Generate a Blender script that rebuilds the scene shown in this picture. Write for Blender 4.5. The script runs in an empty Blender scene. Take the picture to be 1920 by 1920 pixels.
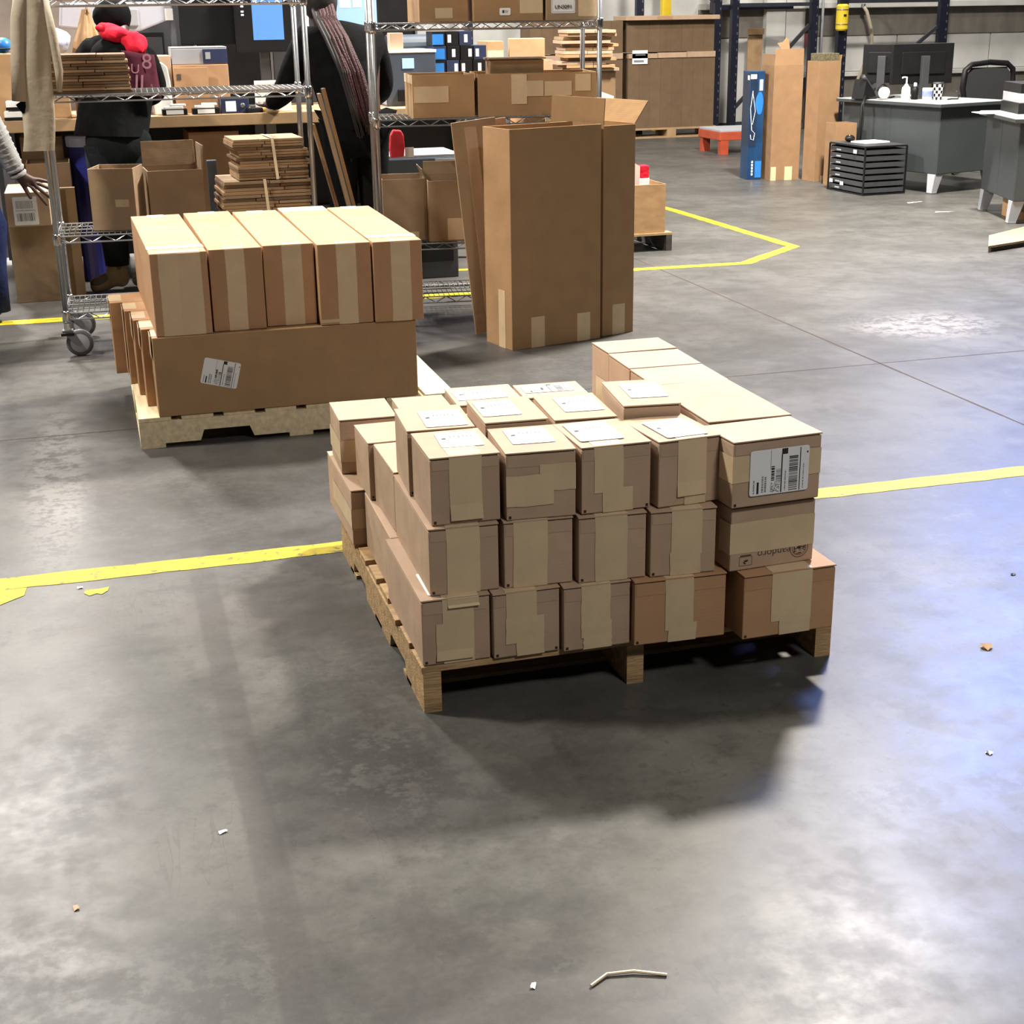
import bpy, bmesh, math, random, zlib
from math import radians as rad, sin, cos, pi
from mathutils import Vector, Matrix, Euler
random.seed(7)
S = bpy.context.scene
COL = S.collection

# ---------------------------------------------------------------- camera, world, lights, exposure
cd = bpy.data.cameras.new('camera'); cam = bpy.data.objects.new('camera', cd); COL.objects.link(cam)
cd.sensor_width = 36.0; cd.lens = 50.625; cd.clip_end = 200
_right = Vector((0.96149, -0.27449, -0.01440)); 
_fwd = Vector((sin(0.27655)*cos(0.33449), cos(0.27655)*cos(0.33449), -sin(0.33449)))
_r = Vector((cos(0.27655), -sin(0.27655), 0)); _d = _fwd.cross(_r); _a = 0.015229
_right = cos(_a)*_r + sin(_a)*_d; _down = cos(_a)*_d - sin(_a)*_r
m = Matrix((_right, -_down, -_fwd)).transposed().to_4x4(); m.translation = (0, 0, 1.52)
cam.matrix_world = m
S.camera = cam
S.view_settings.view_transform = 'Standard'; S.view_settings.look = 'None'
S.view_settings.gamma = 1.0; S.view_settings.use_curve_mapping = False
S.view_settings.exposure = 0.0
W = bpy.data.worlds.new('world'); S.world = W; W.use_nodes = True
bg = W.node_tree.nodes['Background']; bg.inputs[0].default_value = (0.62, 0.66, 0.72, 1); bg.inputs[1].default_value = 0.05

def lamp(x, y, z, watts, size=0.9, color=(1, .93, .82), sy=None):
    l = bpy.data.lights.new('bay_or_fill_light', 'AREA'); l.energy = watts; l.color = color
    l.shape = 'RECTANGLE' if sy else 'DISK'; l.size = size
    if sy: l.size_y = sy
    o = bpy.data.objects.new('bay_or_fill_light', l); COL.objects.link(o); o.location = (x, y, z)
    return o
WARM = (1.0, .93, .82)
lamp(5.0, 8.2, 6.4, 2450, .8, WARM)            # row above the pallets
lamp(-3.6, 5.6, 6.4, 800, .8, WARM)
lamp(-1.25, 12.0, 6.4, 1600, .9, (1, .95, .9))
lamp(-.8, 18.0, 4.3, 420, .8, (1, .95, .88))
lamp(10.5, 16.8, 6.4, 300, .8, (1, .95, .88))
lamp(2.5, -2.5, 6.4, 340, 1.2, (1, .96, .9))  # added fill lamp behind the camera, brightens the carton fronts
_f = lamp(9.2, 12.2, 6.2, 105, 2.2, (.24, .38, 1.0))   # bluish flood lamp on the right, turned to the open floor
_f.data.spread = rad(60); _f.rotation_euler = (Vector((2.3, 2.5, 0)) - Vector((9.2, 12.2, 6.2))).to_track_quat('-Z', 'Y').to_euler()

# ---------------------------------------------------------------- materials
MATS = {}
def mat(name, col, rough=.6, metal=0., var=.12, scale=6., bump=0., bscale=60., stretch=None, spec=.5, rnd=0., emit=0.):
    if name in MATS: return MATS[name]
    m = bpy.data.materials.new(name); m.use_nodes = True; nt = m.node_tree; N = nt.nodes; L = nt.links
    b = N['Principled BSDF']; b.inputs['Roughness'].default_value = rough; b.inputs['Metallic'].default_value = metal
    b.inputs['Specular IOR Level'].default_value = spec
    tc = N.new('ShaderNodeTexCoord'); vec = tc.outputs['Object']
    if stretch:
        mp = N.new('ShaderNodeMapping'); mp.inputs['Scale'].default_value = stretch; L.new(vec, mp.inputs[0]); vec = mp.outputs[0]
    nz = N.new('ShaderNodeTexNoise'); nz.inputs['Scale'].default_value = scale; nz.inputs['Detail'].default_value = 5; L.new(vec, nz.inputs['Vector'])
    rp = N.new('ShaderNodeValToRGB'); c = Vector(col)
    rp.color_ramp.elements[0].position = .3; rp.color_ramp.elements[1].position = .7
    rp.color_ramp.elements[0].color = (*(c*(1-var)), 1); rp.color_ramp.elements[1].color = (*(c*(1+var)), 1)
    L.new(nz.outputs['Fac'], rp.inputs[0]); out = rp.outputs[0]
    if rnd:
        oi = N.new('ShaderNodeObjectInfo'); mr = N.new('ShaderNodeMapRange'); L.new(oi.outputs['Random'], mr.inputs[0])
        mr.inputs[3].default_value = 1-rnd; mr.inputs[4].default_value = 1+rnd
        vm = N.new('ShaderNodeVectorMath'); vm.operation = 'SCALE'; L.new(out, vm.inputs[0]); L.new(mr.outputs[0], vm.inputs['Scale']); out = vm.outputs[0]
    L.new(out, b.inputs['Base Color'])
    if bump:
        n2 = N.new('ShaderNodeTexNoise'); n2.inputs['Scale'].default_value = bscale; n2.inputs['Detail'].default_value = 3; L.new(vec, n2.inputs['Vector'])
        bp = N.new('ShaderNodeBump'); bp.inputs['Strength'].default_value = bump; bp.inputs['Distance'].default_value = .01
        L.new(n2.outputs['Fac'], bp.inputs['Height']); L.new(bp.outputs[0], b.inputs['Normal'])
    if emit:
        b.inputs['Emission Color'].default_value = (*col, 1); b.inputs['Emission Strength'].default_value = emit
    MATS[name] = m; return m

def cardboard(name, col):
    """kraft board: soft blotches plus the fine upright flute lines of corrugated board"""
    m = mat(name, col, .72, 0, .07, 9., rnd=.06, spec=.25)
    nt = m.node_tree; N = nt.nodes; L = nt.links; b = N['Principled BSDF']
    tc = N.new('ShaderNodeTexCoord'); wv = N.new('ShaderNodeTexWave'); wv.wave_type = 'BANDS'; wv.bands_direction = 'Z'
    wv.inputs['Scale'].default_value = 36; wv.inputs['Distortion'].default_value = 1.2; wv.inputs['Detail'].default_value = 1
    L.new(tc.outputs['Object'], wv.inputs['Vector'])
    bp = N.new('ShaderNodeBump'); bp.inputs['Strength'].default_value = .035; bp.inputs['Distance'].default_value = .002
    L.new(wv.outputs['Fac'], bp.inputs['Height'])
    n3 = N.new('ShaderNodeTexNoise'); n3.inputs['Scale'].default_value = 7; n3.inputs['Detail'].default_value = 2
    L.new(tc.outputs['Object'], n3.inputs['Vector'])
    b2 = N.new('ShaderNodeBump'); b2.inputs['Strength'].default_value = .25; b2.inputs['Distance'].default_value = .02
    L.new(n3.outputs['Fac'], b2.inputs['Height']); L.new(bp.outputs[0], b2.inputs['Normal']); L.new(b2.outputs[0], b.inputs['Normal'])
    return m
KRAFT = cardboard('kraft_pale', (.44, .310, .215))
KRAFT2 = cardboard('kraft_orange', (.43, .250, .135))
KRAFT3 = cardboard('kraft_brown', (.36, .225, .115))
KRAFT4 = cardboard('kraft_grey_brown', (.33, .23, .14))
KRAFT5 = cardboard('kraft_dark', (.17, .108, .060))
KRAFT6 = cardboard('kraft_far', (.25, .150, .080))
KRAFT7 = cardboard('kraft_bulk_shaded', (.145, .095, .055))  # darkened board, shade of the rack loads above put into the colour
TAPE = mat('paper_tape', (.60, .465, .295), .5, 0, .06, 14, bump=.1, bscale=25, spec=.35, rnd=.04)
PAPER = mat('label_paper', (.80, .81, .82), .45, 0, .02, 5)
INK = mat('black_ink', (.02, .02, .022), .5, 0, .1, 20)
GINK = mat('grey_ink', (.22, .22, .23), .5, 0, .1, 20)
BINK = mat('brown_ink', (.07, .05, .035), .6, 0, .1, 20)
SLOT = mat('dark_slot', (.035, .02, .012), .9, 0, .1, 20)
WOODL = mat('pine_wood', (.74, .62, .41), .7, 0, .18, 5, bump=.2, bscale=30, stretch=(1.2, 9, 9))
WOODD = mat('weathered_wood', (.40, .26, .125), .75, 0, .3, 6, bump=.35, bscale=26, stretch=(1.4, 9, 9))
WOODE = mat('dark_pallet_wood', (.05, .045, .04), .8, 0, .25, 5, stretch=(1, 8, 8))
PLY = mat('plywood', (.36, .235, .125), .6, 0, .14, 4, stretch=(2, 9, 2))
CHROME = mat('chrome', (.62, .63, .64), .22, 1., .08, 8)
DCHROME = mat('dull_wire', (.40, .41, .42), .35, 1., .1, 8)
STEEL = mat('grey_steel', (.25, .26, .27), .4, .8, .1, 6)
BLACK = mat('black_plastic', (.006, .006, .007), .5, 0, .2, 10, spec=.25)
BLACK2 = mat('charcoal_plastic', (.035, .037, .042), .5, 0, .15, 10)
RUBBER = mat('rubber', (.03, .03, .03), .7, 0, .2, 30)
TYRE = mat('grey_tyre', (.10, .10, .105), .55, 0, .15, 20)
GREYP = mat('grey_plastic', (.33, .34, .37), .45, 0, .06, 6)
LGREY = mat('pale_grey_plastic', (.42, .43, .50), .45, 0, .06, 6)
WHITE = mat('white_plastic', (.85, .85, .84), .4, 0, .03, 6)
NAVY = mat('navy_plastic', (.02, .03, .075), .4, 0, .12, 8)
SLATE = mat('slate_plastic', (.05, .065, .09), .4, 0, .12, 8)
BLUEM = mat('bright_blue', (.02, .16, .50), .4, 0, .15, 6)
BLUED = mat('box_blue', (.005, .034, .098), .4, 0, .5, 4)
BLUED2 = mat('box_navy', (.008, .02, .05), .4, 0, .4, 6)
RACK = mat('rack_navy', (.006, .008, .022), .45, 0, .2, 6)
RACKB = mat('rack_brace', (.03, .033, .045), .5, .2, .2, 6)
YELP = mat('yellow_plastic', (.82, .60, .03), .45, 0, .06, 5)
ORANGE = mat('orange_steel', (.34, .055, .022), .5, 0, .15, 8)
DESK = mat('desk_grey', (.040, .047, .050), .5, .1, .08, 3)
DESKT = mat('desk_top', (.34, .35, .35), .4, 0, .06, 5)
SCREENB = mat('screen_blue', (.07, .19, .52), .4, 0, .05, 3, emit=.75)
SCREENB2 = mat('screen_pale_blue', (.20, .33, .62), .4, 0, .05, 3, emit=.8)
SCREENW = mat('screen_white', (.80, .86, .95), .4, 0, .02, 3, emit=.9)
LCD = mat('lcd_blue', (.30, .52, .80), .4, 0, .03, 3, emit=.6)
REDM = mat('red_fabric', (.62, .018, .04), .8, 0, .2, 20, bump=.3, bscale=40, spec=.08)
REDP = mat('red_plastic', (.62, .03, .05), .5, 0, .1, 8)
MAROON = mat('maroon_fabric', (.055, .012, .022), .85, 0, .2, 30, spec=.08)
PINKI = mat('pink_print', (.36, .17, .22), .8, 0, .1, 30)
BLKF = mat('black_fabric', (.0045, .005, .0055), .9, 0, .3, 16, bump=.4, bscale=20, spec=.08)
CHARF = mat('charcoal_fabric', (.008, .010, .011), .9, 0, .25, 16, bump=.4, bscale=20, spec=.08)
JEANS = mat('blue_denim', (.012, .018, .060), .85, 0, .25, 20, bump=.2, bscale=60, spec=.1)
GREYF = mat('grey_knit', (.30, .30, .30), .9, 0, .25, 14, bump=.6, bscale=34)
CANVAS = mat('tan_canvas', (.36, .31, .235), .9, 0, .14, 7, bump=.3, bscale=30)
BOOT = mat('tan_leather', (.16, .115, .06), .7, 0, .2, 14)
SKIN = mat('dark_skin', (.055, .028, .022), .5, 0, .15, 16)
HAIR = mat('black_hair', (.012, .009, .010), .7, 0, .3, 40)
BRAID = mat('red_braid', (.036, .006, .009), .7, 0, .4, 60, bump=.6, bscale=120)
KBAG = mat('brown_paper', (.42, .26, .13), .75, 0, .15, 10, bump=.6, bscale=14)
CLOTH = mat('pale_blue_cloth', (.55, .60, .78), .85, 0, .1, 8, bump=.4, bscale=12)
STRAP = mat('cream_strap', (.72, .58, .38), .5, 0, .06, 20)
PINKP = mat('pinkish_paper', (.66, .56, .50), .6, 0, .04, 4)
WALLW = mat('white_wall', (.52, .52, .505), .8, 0, .14, 2.2, bump=.1, bscale=20)
WALLG = mat('stained_wall', (.19, .175, .155), .85, 0, .22, 1.8, stretch=(3, 1, 1))
CEIL = mat('ceiling_grey', (.35, .35, .35), .8, 0, .1, 1)
MESHF = mat('chair_mesh', (.02, .021, .023), .8, 0, .1, 30)

def concrete():
    m = bpy.data.materials.new('polished_concrete'); m.use_nodes = True; nt = m.node_tree; N = nt.nodes; L = nt.links
    b = N['Principled BSDF']; ge = N.new('ShaderNodeNewGeometry'); P = ge.outputs['Position']
    def noise(scale, det=6, rough=.6, st=None, off=0):
        v = P
        mp = N.new('ShaderNodeMapping'); mp.inputs['Location'].default_value = (off, off*.7, 0)
        if st: mp.inputs['Scale'].default_value = st
        L.new(P, mp.inputs[0]); v = mp.outputs[0]
        n = N.new('ShaderNodeTexNoise'); n.inputs['Scale'].default_value = scale; n.inputs['Detail'].default_value = det
        n.inputs['Roughness'].default_value = rough; L.new(v, n.inputs['Vector']); return n.outputs['Fac']
    def M(op, a, c=None, d=None, clamp=False):
        n = N.new('ShaderNodeMath'); n.operation = op; n.use_clamp = clamp
        for i, x in enumerate((a, c, d)):
            if x is None: continue
            if isinstance(x, (int, float)): n.inputs[i].default_value = x
            else: L.new(x, n.inputs[i])
        return n.outputs[0]
    def ramp(x, a, c):
        n = N.new('ShaderNodeMapRange'); n.interpolation_type = 'SMOOTHSTEP'; L.new(x, n.inputs[0]); n.inputs[1].default_value = a; n.inputs[2].default_value = c
        return n.outputs[0]
    def mix(f, a, c):
        n = N.new('ShaderNodeMix'); n.data_type = 'RGBA'
        if isinstance(f, (int, float)): n.inputs[0].default_value = f
        else: L.new(f, n.inputs[0])
        for i, x in ((6, a), (7, c)):
            if isinstance(x, tuple): n.inputs[i].default_value = (*x, 1)
            else: L.new(x, n.inputs[i])
        return n.outputs[2]
    big = noise(.95, 6, .62); midn = noise(2.1, 7, .62, off=3); fine = noise(11, 6, .65, off=9); grain = noise(70, 3, .7, off=5)
    sx = N.new('ShaderNodeSeparateXYZ'); L.new(P, sx.inputs[0]); X, Y = sx.outputs[0], sx.outputs[1]
    c = mix(ramp(big, .34, .66), (.048, .0475, .044), (.094, .0935, .083))
    c = mix(M('MULTIPLY', ramp(midn, .46, .68), .6), c, (.122, .116, .108))
    c = mix(M('MULTIPLY', ramp(midn, .52, .34), .5), c, (.030, .029, .027))
    c = mix(M('MULTIPLY', ramp(fine, .50, .34), .45), c, (.045, .043, .040))
    c = mix(M('MULTIPLY', ramp(fine, .54, .78), .25), c, (.15, .145, .135))
    m2 = noise(5.5, 7, .66, off=31); m3 = noise(24, 5, .7, off=47)
    c = mix(M('MULTIPLY', ramp(m2, .50, .38), .55), c, (.034, .033, .030))
    c = mix(M('MULTIPLY', ramp(m2, .54, .66), .40), c, (.120, .115, .104))
    c = mix(M('MULTIPLY', ramp(m3, .42, .33), .45), c, (.030, .029, .027))
    # soft violet-brown tinge in places
    c = mix(M('MULTIPLY', ramp(noise(1.6, 4, .6, off=63), .5, .68), .35), c, (.082, .068, .064))
    # scattered dark spots
    vr = N.new('ShaderNodeTexVoronoi'); vr.inputs['Scale'].default_value = 5.0; L.new(P, vr.inputs['Vector'])
    c = mix(M('MULTIPLY', ramp(vr.outputs['Distance'], .075, .045), M('MULTIPLY', ramp(midn, .45, .62), .6)), c, (.028, .027, .026))
    # floor colour darkened towards the back aisle
    c = mix(M('MULTIPLY', ramp(Y, 3.6, 4.4), .42), c, (.050, .049, .049))
    # blotches of dirt and one painted pale reflection streak: centre x, y, half sizes, strength
    for (cx, cy, rx, ry, st, col) in ((.47, 2.72, .16, .26, .75, (0.014, 0.014, 0.013)), (1.44, 2.26, .14, .09, .62, (0.025, 0.024, 0.020)), (1.66, 2.26, .12, .07, .5, (0.025, 0.024, 0.020)),
            (-.19, 2.85, .16, .34, .62, (0.024, 0.020, 0.019)), (-.02, 2.08, .30, .16, .62, (0.020, 0.018, 0.017)), (.45, 2.05, .08, .05, .5, (0.019, 0.019, 0.019)), (-.24, 2.2, .12, .16, .6, (0.022, 0.020, 0.018)),
            (.02, 3.1, .2, .3, .3, (0.028, 0.025, 0.024)), (.50, 3.05, .24, .4, .45, (0.024, 0.024, 0.022)), (.1, 4.7, .45, .5, .4, (0.019, 0.018, 0.017)), (.62, 1.95, .06, .035, .7, (0.019, 0.019, 0.019)),
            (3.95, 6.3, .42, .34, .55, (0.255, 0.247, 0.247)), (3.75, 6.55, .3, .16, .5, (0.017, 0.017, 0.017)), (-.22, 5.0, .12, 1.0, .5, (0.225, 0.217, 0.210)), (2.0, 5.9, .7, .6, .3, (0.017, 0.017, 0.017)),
            (.36, 2.65, .045, .30, .3, (0.022, 0.020, 0.019)), (1.35, 2.5, .05, .3, .22, (0.028, 0.028, 0.028)), (.86, 2.62, .02, .16, .5, (0.017, 0.017, 0.015))):
        dx = M('DIVIDE', M('SUBTRACT', X, cx), rx); dy = M('DIVIDE', M('SUBTRACT', Y, cy), ry)
        r2 = M('SQRT', M('ADD', M('MULTIPLY', dx, dx), M('MULTIPLY', dy, dy)))
        f = M('MULTIPLY', ramp(r2, 1.25, .4), ramp(M('ADD', M('MULTIPLY', fine, .5), M('MULTIPLY', noise(34, 5, .7, off=cx*7+cy), .5)), .44, .53))
        c = mix(M('MULTIPLY', f, st), c, col)
    # old tyre tracks running away, plus a painted shadow edge right of the stack
    for (x0, wd, st, y0, y1) in ((.193, .034, .85, 1.6, 3.9), (.46, .03, .18, 1.7, 2.9), (.87, .02, .20, 2.3, 2.9), (1.56, .035, .30, 2.0, 2.9), (-.02, .03, .2, 1.9, 3.4)):
        dx = M('ABSOLUTE', M('SUBTRACT', X, M('ADD', x0, M('MULTIPLY', M('SUBTRACT', midn, .5), .03))))
        f = M('MULTIPLY', ramp(dx, wd*1.25, wd*.8), M('MULTIPLY', ramp(Y, y1+.3, y1-.3), ramp(Y, y0-.2, y0+.5)))
        f = M('MULTIPLY', f, M('ADD', .45, M('MULTIPLY', ramp(big, .3, .7), .55)))
        c = mix(M('MULTIPLY', f, st), c, (.036, .031, .030))
    # fine scratches
    vo = noise(5, 2, .5, st=(3, .35, 1), off=21)
    scr = M('MULTIPLY', ramp(M('ABSOLUTE', M('SUBTRACT', vo, .5)), .006, .001), ramp(midn, .45, .6))
    c = mix(M('MULTIPLY', scr, .35), c, (.04, .039, .036))
    c = mix(.16, c, mix(grain, (.03, .03, .03), (.20, .195, .185)))
    L.new(c, b.inputs['Base Color'])
    rg = M('ADD', .29, M('ADD', M('MULTIPLY', ramp(fine, .3, .7), .08), M('MULTIPLY', ramp(midn, .25, .75), .12)))
    L.new(rg, b.inputs['Roughness']); b.inputs['Specular IOR Level'].default_value = .15
    bp = N.new('ShaderNodeBump'); bp.inputs['Strength'].default_value = .05; bp.inputs['Distance'].default_value = .003
    L.new(M('ADD', fine, M('MULTIPLY', grain, .25)), bp.inputs['Height']); L.new(bp.outputs[0], b.inputs['Normal'])
    return m
CONC = concrete()

def paint_mat():
    m = bpy.data.materials.new('worn_yellow_paint'); m.use_nodes = True; nt = m.node_tree; N = nt.nodes; L = nt.links
    b = N['Principled BSDF']; ge = N.new('ShaderNodeNewGeometry')
    n = N.new('ShaderNodeTexNoise'); n.inputs['Scale'].default_value = 24; n.inputs['Detail'].default_value = 7; n.inputs['Roughness'].default_value = .7; L.new(ge.outputs['Position'], n.inputs['Vector'])
    rp = N.new('ShaderNodeValToRGB'); e = rp.color_ramp.elements; e[0].position = .36; e[0].color = (.12, .105, .05, 1); e[1].position = .44; e[1].color = (.40, .305, .014, 1)
    x = e.new(.7); x.color = (.47, .38, .03, 1); L.new(n.outputs['Fac'], rp.inputs[0]); L.new(rp.outputs[0], b.inputs['Base Color']); b.inputs['Roughness'].default_value = .6; b.inputs['Specular IOR Level'].default_value = .2
    return m
PAINT = paint_mat()

# ---------------------------------------------------------------- mesh helpers
class MB:
    def __init__(s): s.v = []; s.f = []; s.mi = []
    def add(s, vs, fs, k=0):
        n = len(s.v); s.v += [tuple(v) for v in vs]; s.f += [tuple(i+n for i in f) for f in fs]; s.mi += [k]*len(fs); return s
    def box(s, x0, x1, y0, y1, z0, z1, k=0, M=None):
        vs = [Vector(p) for p in ((x0,y0,z0),(x1,y0,z0),(x1,y1,z0),(x0,y1,z0),(x0,y0,z1),(x1,y0,z1),(x1,y1,z1),(x0,y1,z1))]
        if M: vs = [M @ v for v in vs]
        return s.add(vs, [(0,3,2,1),(4,5,6,7),(0,1,5,4),(1,2,6,5),(2,3,7,6),(3,0,4,7)], k)
    def quad(s, a, b, c, d, k=0): return s.add([a,b,c,d], [(0,1,2,3)], k)
    def tube(s, pts, r, n=6, k=0, cap=True):
        pts = [Vector(p) for p in pts]; rings = []; N = len(pts)
        rr = r if isinstance(r, (list, tuple)) else [r]*N
        up = None
        for i, p in enumerate(pts):
            t = (pts[min(i+1,N-1)]-pts[max(i-1,0)]).normalized()
            a = Vector((0,0,1)) if abs(t.z) < .9 else Vector((1,0,0))
            u = t.cross(a).normalized() if up is None else (up - t*up.dot(t)).normalized()
            up = u; w = t.cross(u)
            rings.append([p + (u*cos(2*pi*j/n) + w*sin(2*pi*j/n))*rr[i] for j in range(n)])
        vs = [v for R in rings for v in R]; fs = []
        for i in range(N-1):
            for j in range(n): fs.append((i*n+j, i*n+(j+1)%n, (i+1)*n+(j+1)%n, (i+1)*n+j))
        if cap: fs += [tuple(range(n))[::-1], tuple((N-1)*n+j for j in range(n))]
        return s.add(vs, fs, k)
    def lathe(s, prof, c=(0,0,0), n=20, M=None, k=0):
        vs = []; fs = []
        for (r, z) in prof:
            for j in range(n):
                p = Vector((r*cos(2*pi*j/n), r*sin(2*pi*j/n), z))
                if M: p = M @ p
                vs.append(p + Vector(c))
        for i in range(len(prof)-1):
            for j in range(n): fs.append((i*n+j, i*n+(j+1)%n, (i+1)*n+(j+1)%n, (i+1)*n+j))
        fs += [tuple(range(n))[::-1], tuple((len(prof)-1)*n+j for j in range(n))]
        return s.add(vs, fs, k)
    def prism(s, poly, f0, f1, k=0):
        """poly = 2-D points, f0/f1 map a 2-D point to the near and the far 3-D face"""
        n = len(poly); vs = [f0(*p) for p in poly] + [f1(*p) for p in poly]
        fs = [tuple(range(n)), tuple(range(2*n-1, n-1, -1))] + [(i, i+n, (i+1)%n+n, (i+1)%n) for i in range(n)]
        return s.add(vs, fs, k)
    def blob(s, c, r, n=14, m=9, amp=0., seed=1, M=None, k=0):
        rs = random.Random(seed); ph = [rs.uniform(0, 6) for _ in range(6)]; vs = []; fs = []
        for i in range(m+1):
            th = pi*i/m
            for j in range(n):
                a = 2*pi*j/n; q = 1 + amp*(sin(3*a+ph[0]+2*th) + .6*sin(5*a+ph[1]-3*th) + .5*sin(4*th+ph[2]))*sin(th)
                p = Vector((r[0]*sin(th)*cos(a)*q, r[1]*sin(th)*sin(a)*q, r[2]*cos(th)*q))
                if M: p = M @ p
                vs.append(p + Vector(c))
        for i in range(m):
            for j in range(n): fs.append((i*n+j, (i+1)*n+j, (i+1)*n+(j+1)%n, i*n+(j+1)%n))
        return s.add(vs, fs, k)
    def build(s, name, mats, parent=None, bevel=0., smooth=False, sub=0):
        me = bpy.data.meshes.new(name); me.from_pydata(s.v, [], s.f)
        ml = mats if isinstance(mats, (list, tuple)) else [mats]
        for mm in ml: me.materials.append(mm)
        for p, k in zip(me.polygons, s.mi): p.material_index = k; p.use_smooth = smooth
        bm = bmesh.new(); bm.from_mesh(me)
        bmesh.ops.remove_doubles(bm, verts=bm.verts, dist=1e-6)
        bmesh.ops.recalc_face_normals(bm, faces=bm.faces)
        if bevel: bmesh.ops.bevel(bm, geom=list(bm.edges), offset=bevel, segments=2, profile=.6, affect='EDGES', clamp_overlap=True)
        bm.to_mesh(me); bm.free()
        o = bpy.data.objects.new(name, me); COL.objects.link(o)
        if sub:
            sb = o.modifiers.new('sub', 'SUBSURF'); sb.levels = sub; sb.render_levels = sub
        if parent: o.parent = parent
        return o
def tag(o, label=None, cat=None, group=None, kind=None):
    if label: o['label'] = label
    if cat: o['category'] = cat
    if group: o['group'] = group
    if kind: o['kind'] = kind
    return o
def thing(name, label, cat, loc=(0,0,0), rz=0, group=None, rot=None):
    o = bpy.data.objects.new(name, None); COL.objects.link(o); o.location = loc; o.rotation_euler = rot or (0,0,rz); o.empty_display_size = .1
    return tag(o, label, cat, group)
def place(o, loc, rz=0): o.location = loc; o.rotation_euler = (0,0,rz); return o
def text_mesh(name, body, size, matl, parent, Mx, ext=.0006, space=1.0):
    cu = bpy.data.curves.new(name, 'FONT'); cu.body = body; cu.size = size; cu.extrude = ext; cu.align_x = 'CENTER'; cu.align_y = 'CENTER'; cu.space_character = space
    t = bpy.data.objects.new(name, cu); COL.objects.link(t)
    me = bpy.data.meshes.new_from_object(t.evaluated_get(bpy.context.evaluated_depsgraph_get()))
    bpy.data.objects.remove(t); me.materials.clear(); me.materials.append(matl)
    o = bpy.data.objects.new(name, me); COL.objects.link(o); o.parent = parent; o.matrix_local = Mx
    return o
def frame(o, u, v):
    """matrix whose x runs along u and y along v, at o"""
    u = Vector(u).normalized(); v = Vector(v).normalized(); n = u.cross(v)
    M = Matrix((u, v, n)).transposed().to_4x4(); M.translation = o; return M
def skin(name, J, E, matl, parent, sub=2):
    """J: name -> (x,y,z,r); E: pairs; a skinned, continuous surface"""
    ks = list(J); me = bpy.data.meshes.new(name); me.from_pydata([J[k][:3] for k in ks], [(ks.index(a), ks.index(b)) for a, b in E], [])
    o = bpy.data.objects.new(name, me); COL.objects.link(o)
    md = o.modifiers.new('skin', 'SKIN'); md.use_smooth_shade = True
    for i, k in enumerate(ks):
        r = J[k][3]; me.skin_vertices[0].data[i].radius = (r, r) if not isinstance(r, tuple) else r
        me.skin_vertices[0].data[i].use_root = (i == 0)
    sb = o.modifiers.new('sub', 'SUBSURF'); sb.levels = sub; sb.render_levels = sub
    dg = bpy.context.evaluated_depsgraph_get(); nm = bpy.data.meshes.new_from_object(o.evaluated_get(dg)); nm.name = name
    o.modifiers.clear(); o.data = nm; nm.materials.clear(); nm.materials.append(matl)
    for p in nm.polygons: p.use_smooth = True
    if parent: o.parent = parent
    return o

# ---------------------------------------------------------------- setting
o = MB().quad((-14,-8,0),(18,-8,0),(18,20,0),(-14,20,0)).build('floor', CONC); tag(o, kind='structure')
floor = o
def joint(a, b, w=.007):
    a = Vector((*a,0)); b = Vector((*b,0)); d = (b-a).normalized(); n = Vector((-d.y, d.x, 0))*w/2
    mb = MB(); N = 24; L = (b-a).length; rs = random.Random(3); pts = []
    for i in range(N+1):
        p = a + d*L*i/N; q = n*rs.uniform(.6, 1.3); z = Vector((0,0,.0006)); pts.append((p-q+z, p+q+z))
    for i in range(N): mb.quad(pts[i][0], pts[i+1][0], pts[i+1][1], pts[i][1])
    o = mb.build('floor_joint', SLOT, floor); return tag(o, kind='structure')
joint((3.333, 3.0), (3.333, 9.2), .010); joint((-2.5, 5.62), (3.33, 5.635), .006); joint((3.333, 5.64), (9, 5.66), .008)
wall = MB().box(-14, 18, 19.0, 19.2, -.05, 8.0).build('wall_back', WALLW); tag(wall, kind='structure')
tag(MB().box(-14.2, -14, -8, 19.2, -.05, 8.0).build('wall_left', WALLG), kind='structure')
tag(MB().box(18, 18.2, -8, 19.2, -.05, 8.0).build('wall_right', WALLG), kind='structure')
tag(MB().box(-14.2, 18.2, -8, 19.2, 8.0, 8.2).build('ceiling', CEIL), kind='structure')
tag(MB().box(8.1, 18, 18.72, 19.0, 1.50, 1.58).build('trim_1', WALLW, bevel=.008), kind='structure')       # ledge
tag(MB().box(8.1, 18, 18.93, 19.0, 1.14, 1.50).build('trim_2', WALLG), kind='structure')                    # stained band
tag(MB().box(9.6, 18, 18.80, 19.0, .60, .655).build('trim_3', WALLW, bevel=.006), kind='structure')        # sill
tag(MB().box(9.6, 18, 18.90, 19.0, 0, .60).build('baseboard_back', WALLG), kind='structure')
for (a, b) in ((9.62, 11.1), (11.12, 12.6), (12.62, 14.1)):                                               # white boards over the sill
    tag(MB().box(a, b, 18.955, 19.0, .66, 1.135).build('panel', WALLW, wall, bevel=.004), kind='structure')
for (a, b) in ((8.12, 8.36), (8.38, 8.62), (8.64, 8.96)):
    tag(MB().box(a, b, 18.95, 19.0, .02, 1.13).build('panel', WALLW if a > 8.3 else WALLG, wall, bevel=.004), kind='structure')

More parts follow.
